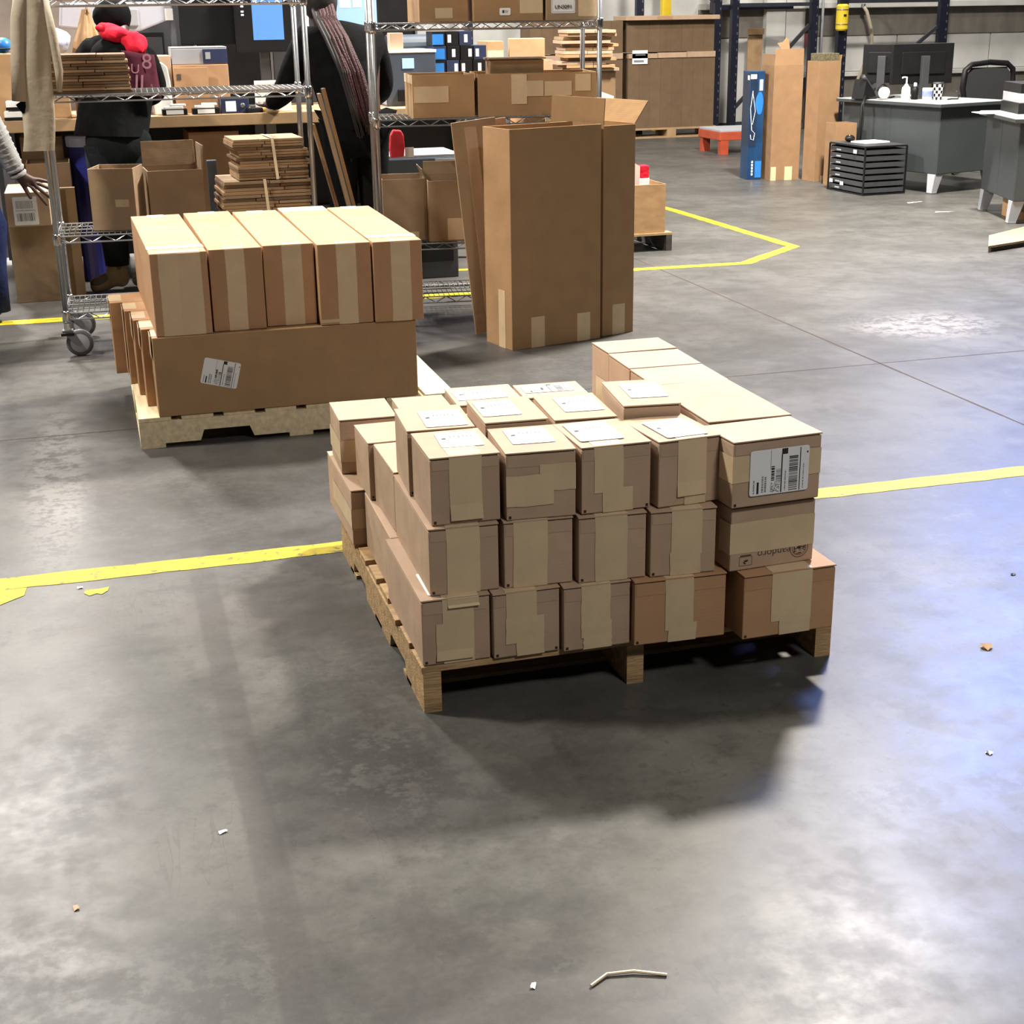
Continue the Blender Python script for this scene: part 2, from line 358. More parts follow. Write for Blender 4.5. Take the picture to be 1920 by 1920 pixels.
def stripe(pts, w, label, jag=.004, seed=1, z=.0012):
    """painted line: a thin strip with slightly ragged edges"""
    rs = random.Random(seed); mb = MB(); P = []
    for k in range(len(pts)-1):
        a = Vector((*pts[k], z)); b = Vector((*pts[k+1], z)); n = max(2, int((b-a).length/.06))
        for i in range(n + (k == len(pts)-2)): P.append(a.lerp(b, i/n))
    rows = []
    for i, p in enumerate(P):
        d = (P[min(i+1,len(P)-1)]-P[max(i-1,0)]).normalized(); nn = Vector((-d.y, d.x, 0))
        rows.append((p - nn*(w/2+rs.uniform(-jag, jag)), p + nn*(w/2+rs.uniform(-jag, jag))))
    for i in range(len(rows)-1): mb.quad(rows[i][0], rows[i+1][0], rows[i+1][1], rows[i][1])
    return tag(mb.build('floor_line', PAINT), label, 'floor line', 'yellow lines painted on the floor')
stripe([(-4, 4.068), (6, 4.055)], .096, 'long yellow floor line passing behind the near pallet of small cartons', seed=2)
stripe([(-4, 8.06), (2.45, 7.92)], .12, 'yellow floor line running under the two wire shelving units', seed=3)
stripe([(4.30, 12.6), (4.46, 10.9), (4.50, 8.83), (3.92, 8.33), (2.55, 8.37)], .085, 'yellow floor line that bends round the corner by the black pallet', seed=4)
stripe([(2.31, 8.72), (1.3, 8.80)], .06, 'thin faint yellow floor line behind the right wire shelving', seed=5)
def splat(c, pts, label, z=.0016):
    mb = MB(); n = len(pts); mb.add([(c[0]+x, c[1]+y, z) for x, y in pts], [tuple(range(n))])
    return tag(mb.build('paint_patch', PAINT), label, 'paint patch', 'loose yellow paint patches')
splat((-.34, 3.985), [(-.09,-.09),(-.02,-.085),(.02,-.05),(.045,-.03),(.05,.03),(-.09,.03)], 'ragged yellow paint patch touching the floor line at the left edge')
splat((-.10, 3.93), [(-.035,-.01),(-.02,-.035),(0,-.022),(.012,-.034),(.03,-.012),(.034,.018),(.004,.010),(-.03,.016)], 'small torn yellow paint patch below the long floor line')
splat((1.86, 4.13), [(-.12,-.03),(.1,-.03),(.07,.012),(.02,.004),(-.03,.02),(-.1,.0)], 'crumbled yellow paint along the floor line right of the near pallet')
def scrap(x, y, w, d, rz, label, m=WHITE, h=.003):
    mb = MB(); mb.add([(-w/2,-d/2,0),(w/2,-d*.3,h),(w*.4,d/2,h*.4),(-w*.45,d*.4,h)], [(0,1,2,3)]); mb.add([(-w/2,-d/2,0),(w/2,-d*.3,0),(w*.4,d/2,0),(-w*.45,d*.4,0)], [(0,3,2,1)])
    return tag(place(mb.build('paper_scrap', m), (x, y, .0015), rz), label, 'scrap', 'bits of litter on the floor')
scrap(.119, 2.54, .018, .009, .4, 'small white paper scrap on the bare floor, left of the centre')
scrap(.565, 1.905, .014, .009, 1.0, 'tiny pale scrap near the bottom edge beside the plastic tie')
scrap(1.728, 2.364, .012, .016, .2, 'shiny silver crumb on the bluish floor at the right', STEEL)
scrap(2.385, 3.24, .016, .012, .3, 'small black crumb on the floor at the right edge', BLACK)
scrap(2.033, 2.836, .026, .03, .3, 'brown crumb with a white speck on the bluish floor', KRAFT3, .01)
scrap(-.145, 3.965, .016, .012, .1, 'white crumb beside the torn yellow paint patch')
scrap(-.16, 2.36, .010, .016, .2, 'pale crumb on the floor at the lower left', KRAFT)
mb = MB(); mb.tube([(.655,1.875,.003),(.69,1.895,.004),(.735,1.888,.005),(.785,1.865,.003)], .0028, 6)
tag(mb.build('plastic_tie', STRAP), 'thin white plastic tie lying on the floor near the bottom edge', 'tie')

# ---------------------------------------------------------------- pallets
def pallet(label, x, y, w, d, h, wood, along='y', cat='pallet', boards=7, gaps=None, rz=0., notch=True, seed=1, front_in=.0):
    """stringer pallet; stringers run along local y.  (x,y) = its front left corner in world axes, w along x, d along y"""
    rs = random.Random(seed); t = .016; W_, D_ = (w, d) if along == 'y' else (d, w)
    r = thing('pallet', label, cat, (x+w/2, y+d/2, 0), rz + (0 if along == 'y' else -pi/2))
    zs0 = t if front_in >= 0 else 0
    for sx in (-1, 0, 1):
        cx = sx*(W_/2-.021); prof = [(-D_/2, 0 if front_in else t), (-D_/2, h-t), (D_/2, h-t), (D_/2, 0 if front_in else t)]
        z0 = prof[0][1]; zn = z0 + .040
        low = []
        if notch:
            for c in (D_*.235, -D_*.235): low += [(c+.10, z0), (c+.085, zn), (c-.085, zn), (c-.10, z0)]
        prof = prof + low
        mb = MB(); mb.prism(prof, lambda a, b: (cx-.021, a, b), lambda a, b: (cx+.021, a, b)); mb.build('stringer', wood, r)
    # top boards
    if gaps is None:
        bw = D_/(boards+ (boards-1)*.32); gaps = [(-D_/2 + i*bw*1.32, bw) for i in range(boards)]
    for (a, bw) in gaps:
        j = rs.uniform(-.006, .006)
        MB().box(-W_/2+j, W_/2+j, a, a+bw, h-t, h+rs.uniform(-.001,.0)).build('deck_board', wood, r, bevel=.002)
    for a in ((-D_/2+(.14 if front_in else 0)), -.05, D_/2-.09-(.14 if front_in else 0)):
        MB().box(-W_/2, W_/2, a, a+.09, 0 if not front_in else 0, t if not front_in else .010).build('bottom_board', wood, r)
    return r
NP = pallet('weathered wooden pallet carrying the near stack of small cartons', .612, 2.918, 1.03, 1.10, .116, WOODD, seed=4, front_in=1, boards=8)
WP = pallet('pale new pine pallet under the long cartons', .082, 5.325, 1.205, 1.02, .118, WOODL, along='x', seed=6, boards=8)

# ---------------------------------------------------------------- cartons
def wiggle(a, s): return a + random.uniform(-s, s)
def carton(label, group, x, y, z, yaw, w, d, h, m=None, lid=True, flap=True, tapes=(), labels=(), bands=(), roll=0., cat='carton', name='carton', bulge=.003, tm=None):
    """closed carton; (x,y) = front-left bottom corner.  tapes: (f0,f1,zfrac_low,zfrac_high,top_len); bands: horizontal (z0,z1,x0,x1,side_len)"""
    m = m or KRAFT; tm = tm or TAPE
    c, s = cos(yaw), sin(yaw); cx = x + c*w/2 - s*d/2; cy = y + s*w/2 + c*d/2
    rs = random.Random(zlib.crc32(label.encode()))
    hb = h - (.0065 if lid else 0)
    bm = bmesh.new(); bmesh.ops.create_cube(bm, size=1.0)
    for v in bm.verts: v.co = Vector((v.co.x*w, v.co.y*d, (v.co.z+.5)*hb))
    bmesh.ops.subdivide_edges(bm, edges=list(bm.edges), cuts=3, use_grid_fill=True)
    for v in bm.verts:
        fx, fy, fz = v.co.x/(w/2), v.co.y/(d/2), (v.co.z-hb/2)/(hb/2)
        k = lambda q: max(0, 1-q*q)
        if abs(fx) > .99: v.co.x += math.copysign(bulge*k(fy)*k(fz)*rs.uniform(-.6, .9), fx)
        if abs(fy) > .99 and fy > 0: v.co.y += bulge*k(fx)*k(fz)*rs.uniform(-.6, .8)
    me = bpy.data.meshes.new(name); bm.to_mesh(me); bm.free(); me.materials.append(m)
    r = bpy.data.objects.new(name, me); COL.objects.link(r); r.location = (cx, cy, z); r.rotation_euler = (0, roll, yaw)
    bv = r.modifiers.new('bevel', 'BEVEL'); bv.width = .0025; bv.segments = 2; bv.limit_method = 'ANGLE'; bv.angle_limit = rad(50)
    tag(r, label, cat, group)
    F = -d/2
    if lid:
        mb = MB(); lw = w/2+.0012; mb.box(-lw, lw, F-.0015, d/2+.001, h-.0038, h)
        mb.build('lid', m, r, bevel=.0012)
        MB().box(-w/2+.003, w/2-.003, F+.004, d/2-.004, hb-.001, h-.0036).build('lid_gap', SLOT, r)
    fo = 0
    if flap:
        fo = .0008; fh = rs.uniform(.19, .25)*h
        mb = MB(); mb.box(-w/2+.004, w/2-.004, F-fo, F+.001, h-fh, hb-.0005)
        mb.build('front_flap', m, r)
        for sx in (-1, 1):                                  # die-cut slots at the lower front corners
            if rs.random() < (.7 if sx < 0 else .2): MB().box(sx*(w/2-.008)-.003, sx*(w/2-.008)+.003, F-.0008, F+.002, .004, .010).build('slot', SLOT, r)
    def strip(f0, f1, z0, z1, top, dy, curl=0.):
        xs0 = -w/2 + w*f0; xs1 = -w/2 + w*f1; mb = MB(); yo = F - fo - dy; zt = h + dy
        rows = []
        if top > 0: rows += [(F+top, zt), (F+top*.5, zt+.0004), (yo+.004, zt), (yo, zt-.004)]
        else: rows += [(yo, h*z1)]
        zb = h*z0; zt2 = (h*z1 if top <= 0 else zt-.004)
        for i in (1, 2, 3): rows.append((yo - rs.uniform(0, .0003), zt2 + (zb-zt2)*i/4))
        rows.append((yo - curl, zb))
        q = [rs.uniform(-.0012, .0012) for _ in rows]
        for i in range(len(rows)-1):
            (ya, za), (yb, zb_) = rows[i], rows[i+1]
            mb.quad((xs0+q[i], ya, za), (xs1+q[i], ya, za), (xs1+q[i+1], yb, zb_), (xs0+q[i+1], yb, zb_))
        mb.build('tape', tm, r)
    for i, t in enumerate(tapes): strip(t[0], t[1], t[2], t[3], t[4], .0006+.0004*i, t[5] if len(t) > 5 else 0)
    for i, (z0, z1, x0, x1, side) in enumerate(bands):
        dy = .0006 + .0004*i; mb = MB(); yo = F-fo-dy; a = -w/2+w*x0; b = -w/2+w*x1
        N = 5; top = [h*z1 + rs.uniform(-.0015, .0015) for _ in range(N+1)]; bot = [h*z0 + rs.uniform(-.0015, .0015) for _ in range(N+1)]
        xs = [a+(b-a)*i/N for i in range(N+1)]; ys = [yo - rs.uniform(0, .0004) for _ in range(N+1)]
        for i2 in range(N): mb.quad((xs[i2], ys[i2], top[i2]), (xs[i2+1], ys[i2+1], top[i2+1]), (xs[i2+1], ys[i2+1], bot[i2+1]), (xs[i2], ys[i2], bot[i2]))
        if side: mb.quad((-w/2-bulge-dy, F+side, h*z1), (-w/2-dy-.001, yo, h*z1), (-w/2-dy-.001, yo, h*z0), (-w/2-bulge-dy, F+side, h*z0)); mb.quad((-w/2-dy-.001, yo, h*z1), (xs[0], ys[0], h*z1), (xs[0], ys[0], h*z0), (-w/2-dy-.001, yo, h*z0))
        mb.build('tape', tm, r)
    for L in labels: ship_label(r, w, d, h, fo, *L)
    return r
def ship_label(r, w, d, h, fo, face, u, v, lw, lh, rot=0., style='top', seed=1, off=0):
    """face 'top'/'front'; (u,v) centre as fractions of the face; style = which print"""
    dz = .0016 + .0005*off
    if face == 'top': o_ = Vector((-w/2+w*u, -d/2+d*v, h+dz)); U = Vector((1,0,0)); V = Vector((0,1,0))
    elif face == 'front': o_ = Vector((-w/2+w*u, -d/2-fo-dz, h*v)); U = Vector((1,0,0)); V = Vector((0,0,1))
    U, V = U*cos(rot)+V*sin(rot), V*cos(rot)-U*sin(rot)
    M_ = frame(o_, U, V); a, b = lw/2, lh/2; k = .006 if lw > .05 else .002
    mb = MB(); pts = []
    for (sx, sy, a0) in ((1,1,0),(-1,1,90),(-1,-1,180),(1,-1,270)):
        for t in (0, 45, 90): pts.append((sx*(a-k)+k*cos(rad(a0+t)), sy*(b-k)+k*sin(rad(a0+t))))
    mb.prism(pts, lambda x, y: (x, y, 0), lambda x, y: (x, y, -.0005))
    o = mb.build('shipping_label', PAPER, r); o.matrix_local = M_
    rs = random.Random(seed); pr = MB()
    def R(x0, y0, x1, y1, k=0):      # fractions of the label, z just proud of the paper
        pr.quad((-a+lw*x0, -b+lh*y0, .0004), (-a+lw*x1, -b+lh*y0, .0004), (-a+lw*x1, -b+lh*y1, .0004), (-a+lw*x0, -b+lh*y1, .0004), k)
    def words(x0, x1, y, hh, k=0, vert=False):
        p = x0
        while p < x1:
            q = min(x1, p+rs.uniform(.015, .05)); (R(y, p, y+hh, q, k) if vert else R(p, y, q, y+hh, k)); p = q+rs.uniform(.006, .02)
    def bars(y0, y1, x0, x1, vert=True):
        p = y0
        while p < y1:
            t = rs.choice((.006, .010, .016, .026)); R(x0, p, x1, min(y1, p+t), rs.choice((0,0,1))); p += t + rs.choice((.008, .012, .022))
    if style == 'long':                                            # turned sideways, like a courier label
        R(.53,.86,.63,.985); R(.525,.02,.545,.86); R(.84,.02,.855,.97); R(.345,.55,.352,.98,1)
        bars(.04,.80,.66,.81); bars(.28,.54,.44,.52)
        words(.30,.62,.36,.055,0,True); words(.06,.42,.20,.03,1,True); words(.06,.4,.25,.03,1,True); words(.05,.5,.59,.02,1,True); words(.05,.6,.90,.015,1,True)
        R(.12,.04,.155,.30); words(.05,.35,.06,.02,1,True); R(.955,.83,.98,.87); 
        for i in range(60): x, y = rs.uniform(.35,.5), rs.uniform(.03,.26); R(x, y, x+.012, y+.02, 1)
    elif style == 'top':                                           # seen flat on the lid: a row of big marks, small lines
        R(.10,.52,.20,.60); p = .30
        for i in range(6): R(p, .62+rs.uniform(-.03,.03), p+.035, .74+rs.uniform(-.03,.03), 1); p += rs.uniform(.08, .11)
        words(.1,.5,.16,.02,1); words(.55,.9,.10,.02,1); words(.4,.7,.5,.02,1); R(.05,.30,.95,.305,1)
    elif style == 'bar':
        p = .12
        while p < .86:
            t = rs.choice((.012, .02, .03)); R(p, .14, p+t, .42, rs.choice((0,1))); p += t+rs.choice((.014,.024))
        p = .12
        while p < .8:
            t = rs.choice((.012, .02)); R(p, .58, p+t, .86, 1); p += t+.02
        words(.1,.9,.5,.03,1)
    elif style == 'tiny':
        R(.25,.3,.42,.7); R(.48,.3,.54,.7,1); R(.62,.3,.66,.7); R(.72,.3,.76,.7,1)
    elif style == 'sign':
        R(.04,.04,.05,.96,1); R(.95,.04,.96,.96,1); R(.04,.04,.96,.05,1)
    tag(pr.build('label_print', [INK, GINK], o), kind='stuff')
    return o

# ---------------------------------------------------------------- the near stack
G = 'small cartons stacked on the near pallet'
Z0, Z1, Z2 = .117, .2785, .440
H0, H1, H2 = .160, .160, .158
T5 = Z2+H2
# bottom layer
carton('small taped carton at the front left corner of the near pallet, bottom layer', G, .614, 2.921, Z0, -.012, .158, .42, H0, tapes=[(.30,.76,.0,1,.05),(.20,.74,.06,.62,0,.004),(.38,.84,.86,1,.03,.006)], labels=[('top',.42,.22,.09,.14,0,'top',1)])
carton('small taped carton second from the left in the front bottom row', G, .778, 2.909, Z0, .012, .158, .30, H0, tapes=[(.19,.65,.42,1,.05),(.18,.76,.20,.60,0),(.34,.76,.0,.3,0)])
carton('small taped carton third from the left in the front bottom row', G, .942, 2.897, Z0, .0, .162, .30, H0, tapes=[(.26,.70,.30,1,.05),(.26,.72,.18,.42,0),(.29,.72,.0,.2,0)])
carton('wide orange-brown carton fourth from the left in the front bottom row', G, 1.108, 2.878, Z0, -.03, .225, .30, H0, KRAFT2, tapes=[(.33,.64,.18,1,.04),(.37,.68,.0,.28,0)])
carton('wide orange-brown carton at the front right, bottom layer, sticking out over the pallet edge', G, 1.361, 2.832, Z0, .021, .237, .30, H0, KRAFT2, tapes=[(.30,.74,.22,1,.07),(.40,.74,.0,.28,0)])
carton('small carton in the bottom layer along the left side, behind the front corner carton', G, .632, 3.352, Z0, -.018, .165, .385, .158, lid=False)
carton('small carton at the far left of the bottom layer with a banded front', G, .603, 3.752, Z0, 0, .163, .40, H0, bands=[(.30,.66,0,1,.3)], flap=False)
for i, (x, y, w, d) in enumerate(((.812,3.225,.26,.44), (1.085,3.225,.26,.44), (1.358,3.145,.235,.42), (.78,3.68,.28,.32), (1.072,3.68,.28,.32), (1.36,3.58,.235,.38))):
    carton('plain carton buried in the bottom layer under the other small cartons', G, x, y, Z0, 0, w, d, H0, lid=False, flap=False)
# middle layer
carton('tape-striped carton at the front left of the middle layer, turned slightly', G, .640, 2.938, Z1, -.022, .160, .42, H1, tapes=[(.25,.73,.0,1,.03)])
carton('tape-striped carton second from the left in the middle layer', G, .812, 2.931, Z1, -.055, .160, .27, H1, tapes=[(.13,.63,.0,1,.04)])
carton('tape-striped carton third from the left in the middle layer', G, .982, 2.908, Z1, -.050, .160, .27, H1, tapes=[(.24,.72,.0,1,.04)])
carton('tape-striped carton fourth from the left in the middle layer', G, 1.150, 2.892, Z1, -.060, .158, .27, H1, tapes=[(.31,.78,.30,1,.04),(.30,.77,.0,.36,0)])
cL = carton('carton with upside-down brown printing and a wide crumpled tape band, right of the middle layer', G, 1.338, 2.866, Z1, .06, .220, .150, H1, bands=[(.26,.74,0,1,.05)], flap=False)
carton('middle layer carton along the left side, label half hidden on its top', G, .652, 3.375, Z1, .0, .163, .265, H1, lid=False, labels=[('top',.62,.30,.10,.15,0,'top',2)])
carton('short carton at the left side of the middle layer, between the banded cartons', G, .640, 3.653, Z1, .013, .163, .19, H1, lid=True, tapes=[])
carton('carton on the far left corner of the stack with a tape band on its front', G, .606, 3.906, Z1, -.03, .163, .205, H1, bands=[(.22,.62,0,1,.2)])
carton('plain lidded carton second from the left in the back row', G, .790, 3.896, Z1, -.03, .150, .20, H1)
carton('low carton with a big white label in the back row, the left one', G, .950, 3.900, Z1, -.05, .195, .205, H1+.014, labels=[('top',.44,.52,.15,.115,.03,'top',3)])
carton('low carton with a long white label, next to the tall right column', G, 1.160, 3.930, Z1, -.06, .195, .16, H1+.010, labels=[('top',.46,.58,.15,.085,0,'long',4)])
for i, (x, y, w, d) in enumerate(((.838,3.245,.25,.30), (1.10,3.245,.22,.30), (.838,3.56,.25,.30), (1.10,3.56,.22,.30))):
    carton('plain carton buried in the middle of the stack under the labelled top cartons', G, x, y, Z1, 0, w, d, H1-.001, lid=False, flap=False)
for i in range(5):
    carton('plain carton, %s from the front in the middle layer of the right column' % ('second','third','fourth','fifth','sixth')[i], G, 1.345+.003*i, 3.03+.19*i, Z1, 0, .212, .178, H1-.001, lid=False, flap=False)
# top layer
carton('front left carton of the top layer, broad tape running down its front', G, .652, 2.952, Z2, -.02, .158, .208, H2, tapes=[(.27,.74,.06,1,.075,.005)], labels=[('top',.60,.60,.098,.12,-.05,'top',5)], roll=.0)
carton('top layer carton with two horizontal tape bands across its front, second from the left', G, .820, 2.934, Z2, -.07, .160, .205, H2, labels=[('top',.50,.60,.10,.125,0,'top',6)], bands=[(.40,.80,.48,1,0),(.20,.66,0,.68,0)])
carton('front top carton third from the left, its label reaching under a tape strip', G, .992, 2.918, Z2+.001, .010, .166, .205, H2, tapes=[(.18,.60,.30,1,.055),(.30,.74,.0,.36,0)], labels=[('top',.40,.55,.105,.15,-.03,'top',7,2)])
carton('front top carton fourth from the left with wrinkled tape', G, 1.172, 2.905, Z2+.001, .085, .156, .20, H2, tapes=[(.30,.77,.14,1,.03,.004),(.42,.77,.0,.2,0)], labels=[('top',.52,.42,.105,.14,.0,'top',8,2)])
carton('second row top carton at the left edge, set back from the front one', G, .650, 3.176, Z2, -.06, .160, .205, H2+.002, labels=[('top',.62,.42,.10,.145,0,'top',9)])
carton('second row top carton with its label at left, behind the double-banded one', G, .832, 3.150, Z2, -.046, .152, .215, H2+.012, labels=[('top',.36,.55,.095,.14,0,'top',10)])
carton('second row top carton, third from the left, with its label set to the right', G, 1.000, 3.140, Z2, -.07, .152, .23, H2+.006, labels=[('top',.60,.56,.10,.14,0,'top',11)])
carton('second row top carton standing a little higher beside the blank right column, label on top', G, 1.168, 3.125, Z2, -.12, .140, .24, H2+.030, labels=[('top',.58,.55,.095,.14,0,'top',12)])
carton('nearest carton of the tall right column, large courier label on its front', G, 1.330, 2.850, Z2, .06, .226, .150, H2, flap=True, bands=[(.38,.78,0,1,.06)], labels=[('front',.52,.50,.152,.108,0,'long',13,3)])
nth = ('second', 'third', 'fourth', 'fifth', 'sixth')
for i, (x, y, a, w, d) in enumerate(((1.343,3.020,.0,.212,.186), (1.352,3.215,.0,.206,.182), (1.354,3.402,-.02,.206,.182), (1.358,3.592,-.03,.206,.182), (1.368,3.786,.0,.206,.145))):
    carton('blank-topped carton, %s from the front in the tall right column' % nth[i], G, x, y, Z2, a, w, d, H2 + (.002, 0, 0, .001, .001)[i], flap=False, tapes=[], bands=[(.0,.45,0,1,.1)] if i == 4 else [])
# printing on the banded carton (upside down)
r = cL; F = -.075-.0003
text_mesh('printed_word', 'Leandoro', .026, BINK, r, frame((.012, F, .034), (-1,0,0), (0,0,-1)), .0001)
def ring(cx, cz, r0, r1, n=28):
    mb = MB()
    for i in range(n):
        a, b = 2*pi*i/n, 2*pi*(i+1)/n
        mb.quad(*[(cx+q*cos(t), F, cz+q*sin(t)) for q, t in ((r0,a),(r1,a),(r1,b),(r0,b))])
    return mb
mb = ring(.072, .036, .0225, .0245); mb2 = ring(.072, .036, .0175, .019)
mb.v, mb.f, mb.mi = mb.v, mb.f, mb.mi; mb.add(mb2.v, mb2.f)
rs = random.Random(5)
for i in range(46):
    a, q = rs.uniform(0, 6.28), rs.uniform(0, .016); x, z = .072+q*cos(a), .036+q*sin(a); mb.quad((x-.0022,F,z-.001),(x+.0022,F,z-.001),(x+.002,F,z+.0014),(x-.002,F,z+.0014))
tag(mb.build('printed_seal', BINK, r), kind='stuff')
mb = MB()
for (a, b, c, d_) in ((-.086,-.052,.010,.0112),(-.086,-.052,.0318,.033),(-.086,-.0848,.010,.033),(-.0532,-.052,.010,.033),(-.083,-.055,.0335,.037)): mb.quad((a,F,c),(b,F,c),(b,F,d_),(a,F,d_))
for i in range(14):
    a, q = rs.uniform(0, 6.28), rs.uniform(0, .006); x, z = -.069+q*cos(a), .021+q*sin(a); mb.quad((x-.002,F,z-.0014),(x+.002,F,z-.0014),(x+.002,F,z+.0014),(x-.002,F,z+.0014))
tag(mb.build('printed_mark', BINK, r), kind='stuff')

# ---------------------------------------------------------------- long cartons on the pine pallet
G = 'long cartons lying on the pine pallet'; ZP = .119; LH = .297
for i, (x, y, w, d) in enumerate(((.158,5.318,.982,.170), (.125,5.495,.98,.180), (.104,5.682,.98,.195), (.078,5.884,.98,.195), (.026,6.086,.98,.205))):
    lab = ('long carton in front on the pine pallet with a tilted courier label', 'second long carton back, its left end peeping out behind the labelled one',
           'third long carton back on the pine pallet, between its neighbours', 'fourth long carton back on the pine pallet, taped at its left end', 'rearmost long carton on the pine pallet, sticking out furthest left')[i]
    r = carton(lab, G, x, y, ZP, .004, w, d, LH, KRAFT3 if i == 0 else KRAFT2, lid=False, flap=False, bulge=.005, labels=[('front',.24,.50,.135,.098,-.26,'long',21)] if i == 0 else [])
    mb = MB(); yy = -d/2+.03
    mb.box(-w/2-.0015, -w/2+.05, yy, d/2-.03, LH-.0005, LH+.001); mb.box(-w/2-.007, -w/2-.0055, yy, d/2-.03, LH*.1 if i == 3 else LH*.72, LH)
    mb.build('tape', TAPE, r)
G = 'upper row of big taped cartons on the pine pallet'; ZU = ZP+LH+.002
for i, (x, y, a, w, d, tp) in enumerate(((.176,5.322,.022,.203,1.09,[(.14,.52,.0,1,.055),(.48,.88,.0,1,.055)]), (.386,5.345,.012,.193,1.09,[(.30,.66,.0,1,.05)]), (.585,5.372,.007,.188,1.02,[(.37,.76,.0,1,.045)]),
        (.779,5.322,.0,.199,1.12,[(.35,.72,.0,1,.05),(.0,.36,.03,.07,0)]), (.984,5.310,-.003,.186,1.07,[(.36,.76,.0,1,.05)]))):
    lab = ('leftmost big carton of the upper row, its front nearly covered by two tape strips', 'second big carton of the upper row with one tape strip down its front',
           'middle big carton of the upper row, set slightly back, with one tape strip', 'fourth big carton of the upper row with a torn tape corner at the bottom', 'rightmost big carton of the upper row, crinkled tape strip down its front')[i]
    r = carton(lab, G, x, y, ZU, a, w, d, .301, KRAFT2, lid=False, flap=False, tapes=tp, bulge=.004)
    mb = MB()
    for q in ((0, 4) if True else ()):
        if i == q: MB().box(-w/2-.001, w/2+.001, -d/2+.10, -d/2+.17, .301, .3022).build('lid_tape', TAPE, r)
    mb.box(-.035, .035, d/2-.09, d/2+.001, .301, .3022) if i != 3 else mb.box(-w/2, w/2, d/2-.15, d/2+.001, .301, .3022)
    mb.build('lid_tape', TAPE, r)

# ---------------------------------------------------------------- open cartons
def open_carton(label, group, x, y, z, yaw, w, d, h, m=None, flaps=(), t=.005, patches=(), name='open_carton', slots=False):
    """four board walls and a floor; flaps: (side, length, tilt from vertical outward in degrees); (x,y) = front-left corner; patches: ('front'|'left', u0,u1,v0,v1)"""
    m = m or KRAFT3; c, s = cos(yaw), sin(yaw); cx = x + c*w/2 - s*d/2; cy = y + s*w/2 + c*d/2
    r = thing(name, label, 'carton', (cx, cy, z), yaw, group)
    a, b = w/2, d/2
    MB().box(-a, a, -b, -b+t, 0, h).build('front_panel', m, r, bevel=.0012)
    MB().box(-a, a, b-t, b, 0, h).build('back_panel', m, r, bevel=.0012)
    MB().box(-a, -a+t, -b+t, b-t, 0, h).build('side_panel', m, r, bevel=.0012)
    MB().box(a-t, a, -b+t, b-t, 0, h).build('side_panel', m, r, bevel=.0012)
    MB().box(-a+t, a-t, -b+t, b-t, 0, t).build('base_panel', m, r)
    for (side, L, tilt) in flaps:
        k = rad(tilt); mb = MB()
        if side in 'FB':
            sg = -1 if side == 'F' else 1; M_ = Matrix.Translation((0, sg*(b-t/2), h)) @ Matrix.Rotation(-sg*k, 4, 'X'); mb.box(-a+.003, a-.003, -t/2, t/2, 0, L, M=M_)
        else:
            sg = -1 if side == 'L' else 1; M_ = Matrix.Translation((sg*(a-t/2), 0, h)) @ Matrix.Rotation(sg*k, 4, 'Y'); mb.box(-t/2, t/2, -b+.003, b-.003, 0, L, M=M_)
        mb.build('flap', m, r, bevel=.0012)
    for (side, u0, u1, v0, v1) in patches:
        mb = MB()
        if side == 'front': mb.box(-a+w*u0, -a+w*u1, -b-.0016, -b, h*v0, h*v1)
        else: mb.box(-a-.0016, -a, -b+d*u0, -b+d*u1, h*v0, h*v1)
        mb.build('tape', TAPE, r)
    return r
open_carton('tall open carton standing on the floor behind the near pallet, tape tabs along its foot', 'tall cartons behind the near pallet', 1.844, 6.445, 0, .253, .500, .246, 1.017, KRAFT3,
    patches=[('front',.21,.36,0,.145),('front',.73,.88,0,.135),('left',.25,.5,0,.27)])
open_carton('narrow tall open carton right of the wide tall one, flaps raised', 'tall cartons behind the near pallet', 2.350, 6.600, 0, .30, .190, .44, 1.005, KRAFT3,
    flaps=[('L',.125,-4),('R',.13,38)], patches=[('front',.32,.72,0,.15)])
# folded tall carton leaning behind them
r = thing('flattened_carton', 'folded tall carton leaning at the left behind the tall open cartons', 'carton', (1.80, 6.86, .0), .0); r.rotation_euler = (rad(-2), rad(-5), .15)
MB().box(-.03, .20, -.012, -.002, .005, 1.03).build('front_board', KRAFT4, r, bevel=.001)
MB().box(.03, .26, .002, .012, .005, 1.02).build('back_board', KRAFT2, r, bevel=.001)
MB().box(.035, .095, -.0135, -.012, .05, 1.0).build('lit_strip', KRAFT, r)  # paler strip, the lit fold of the carton put into the colour

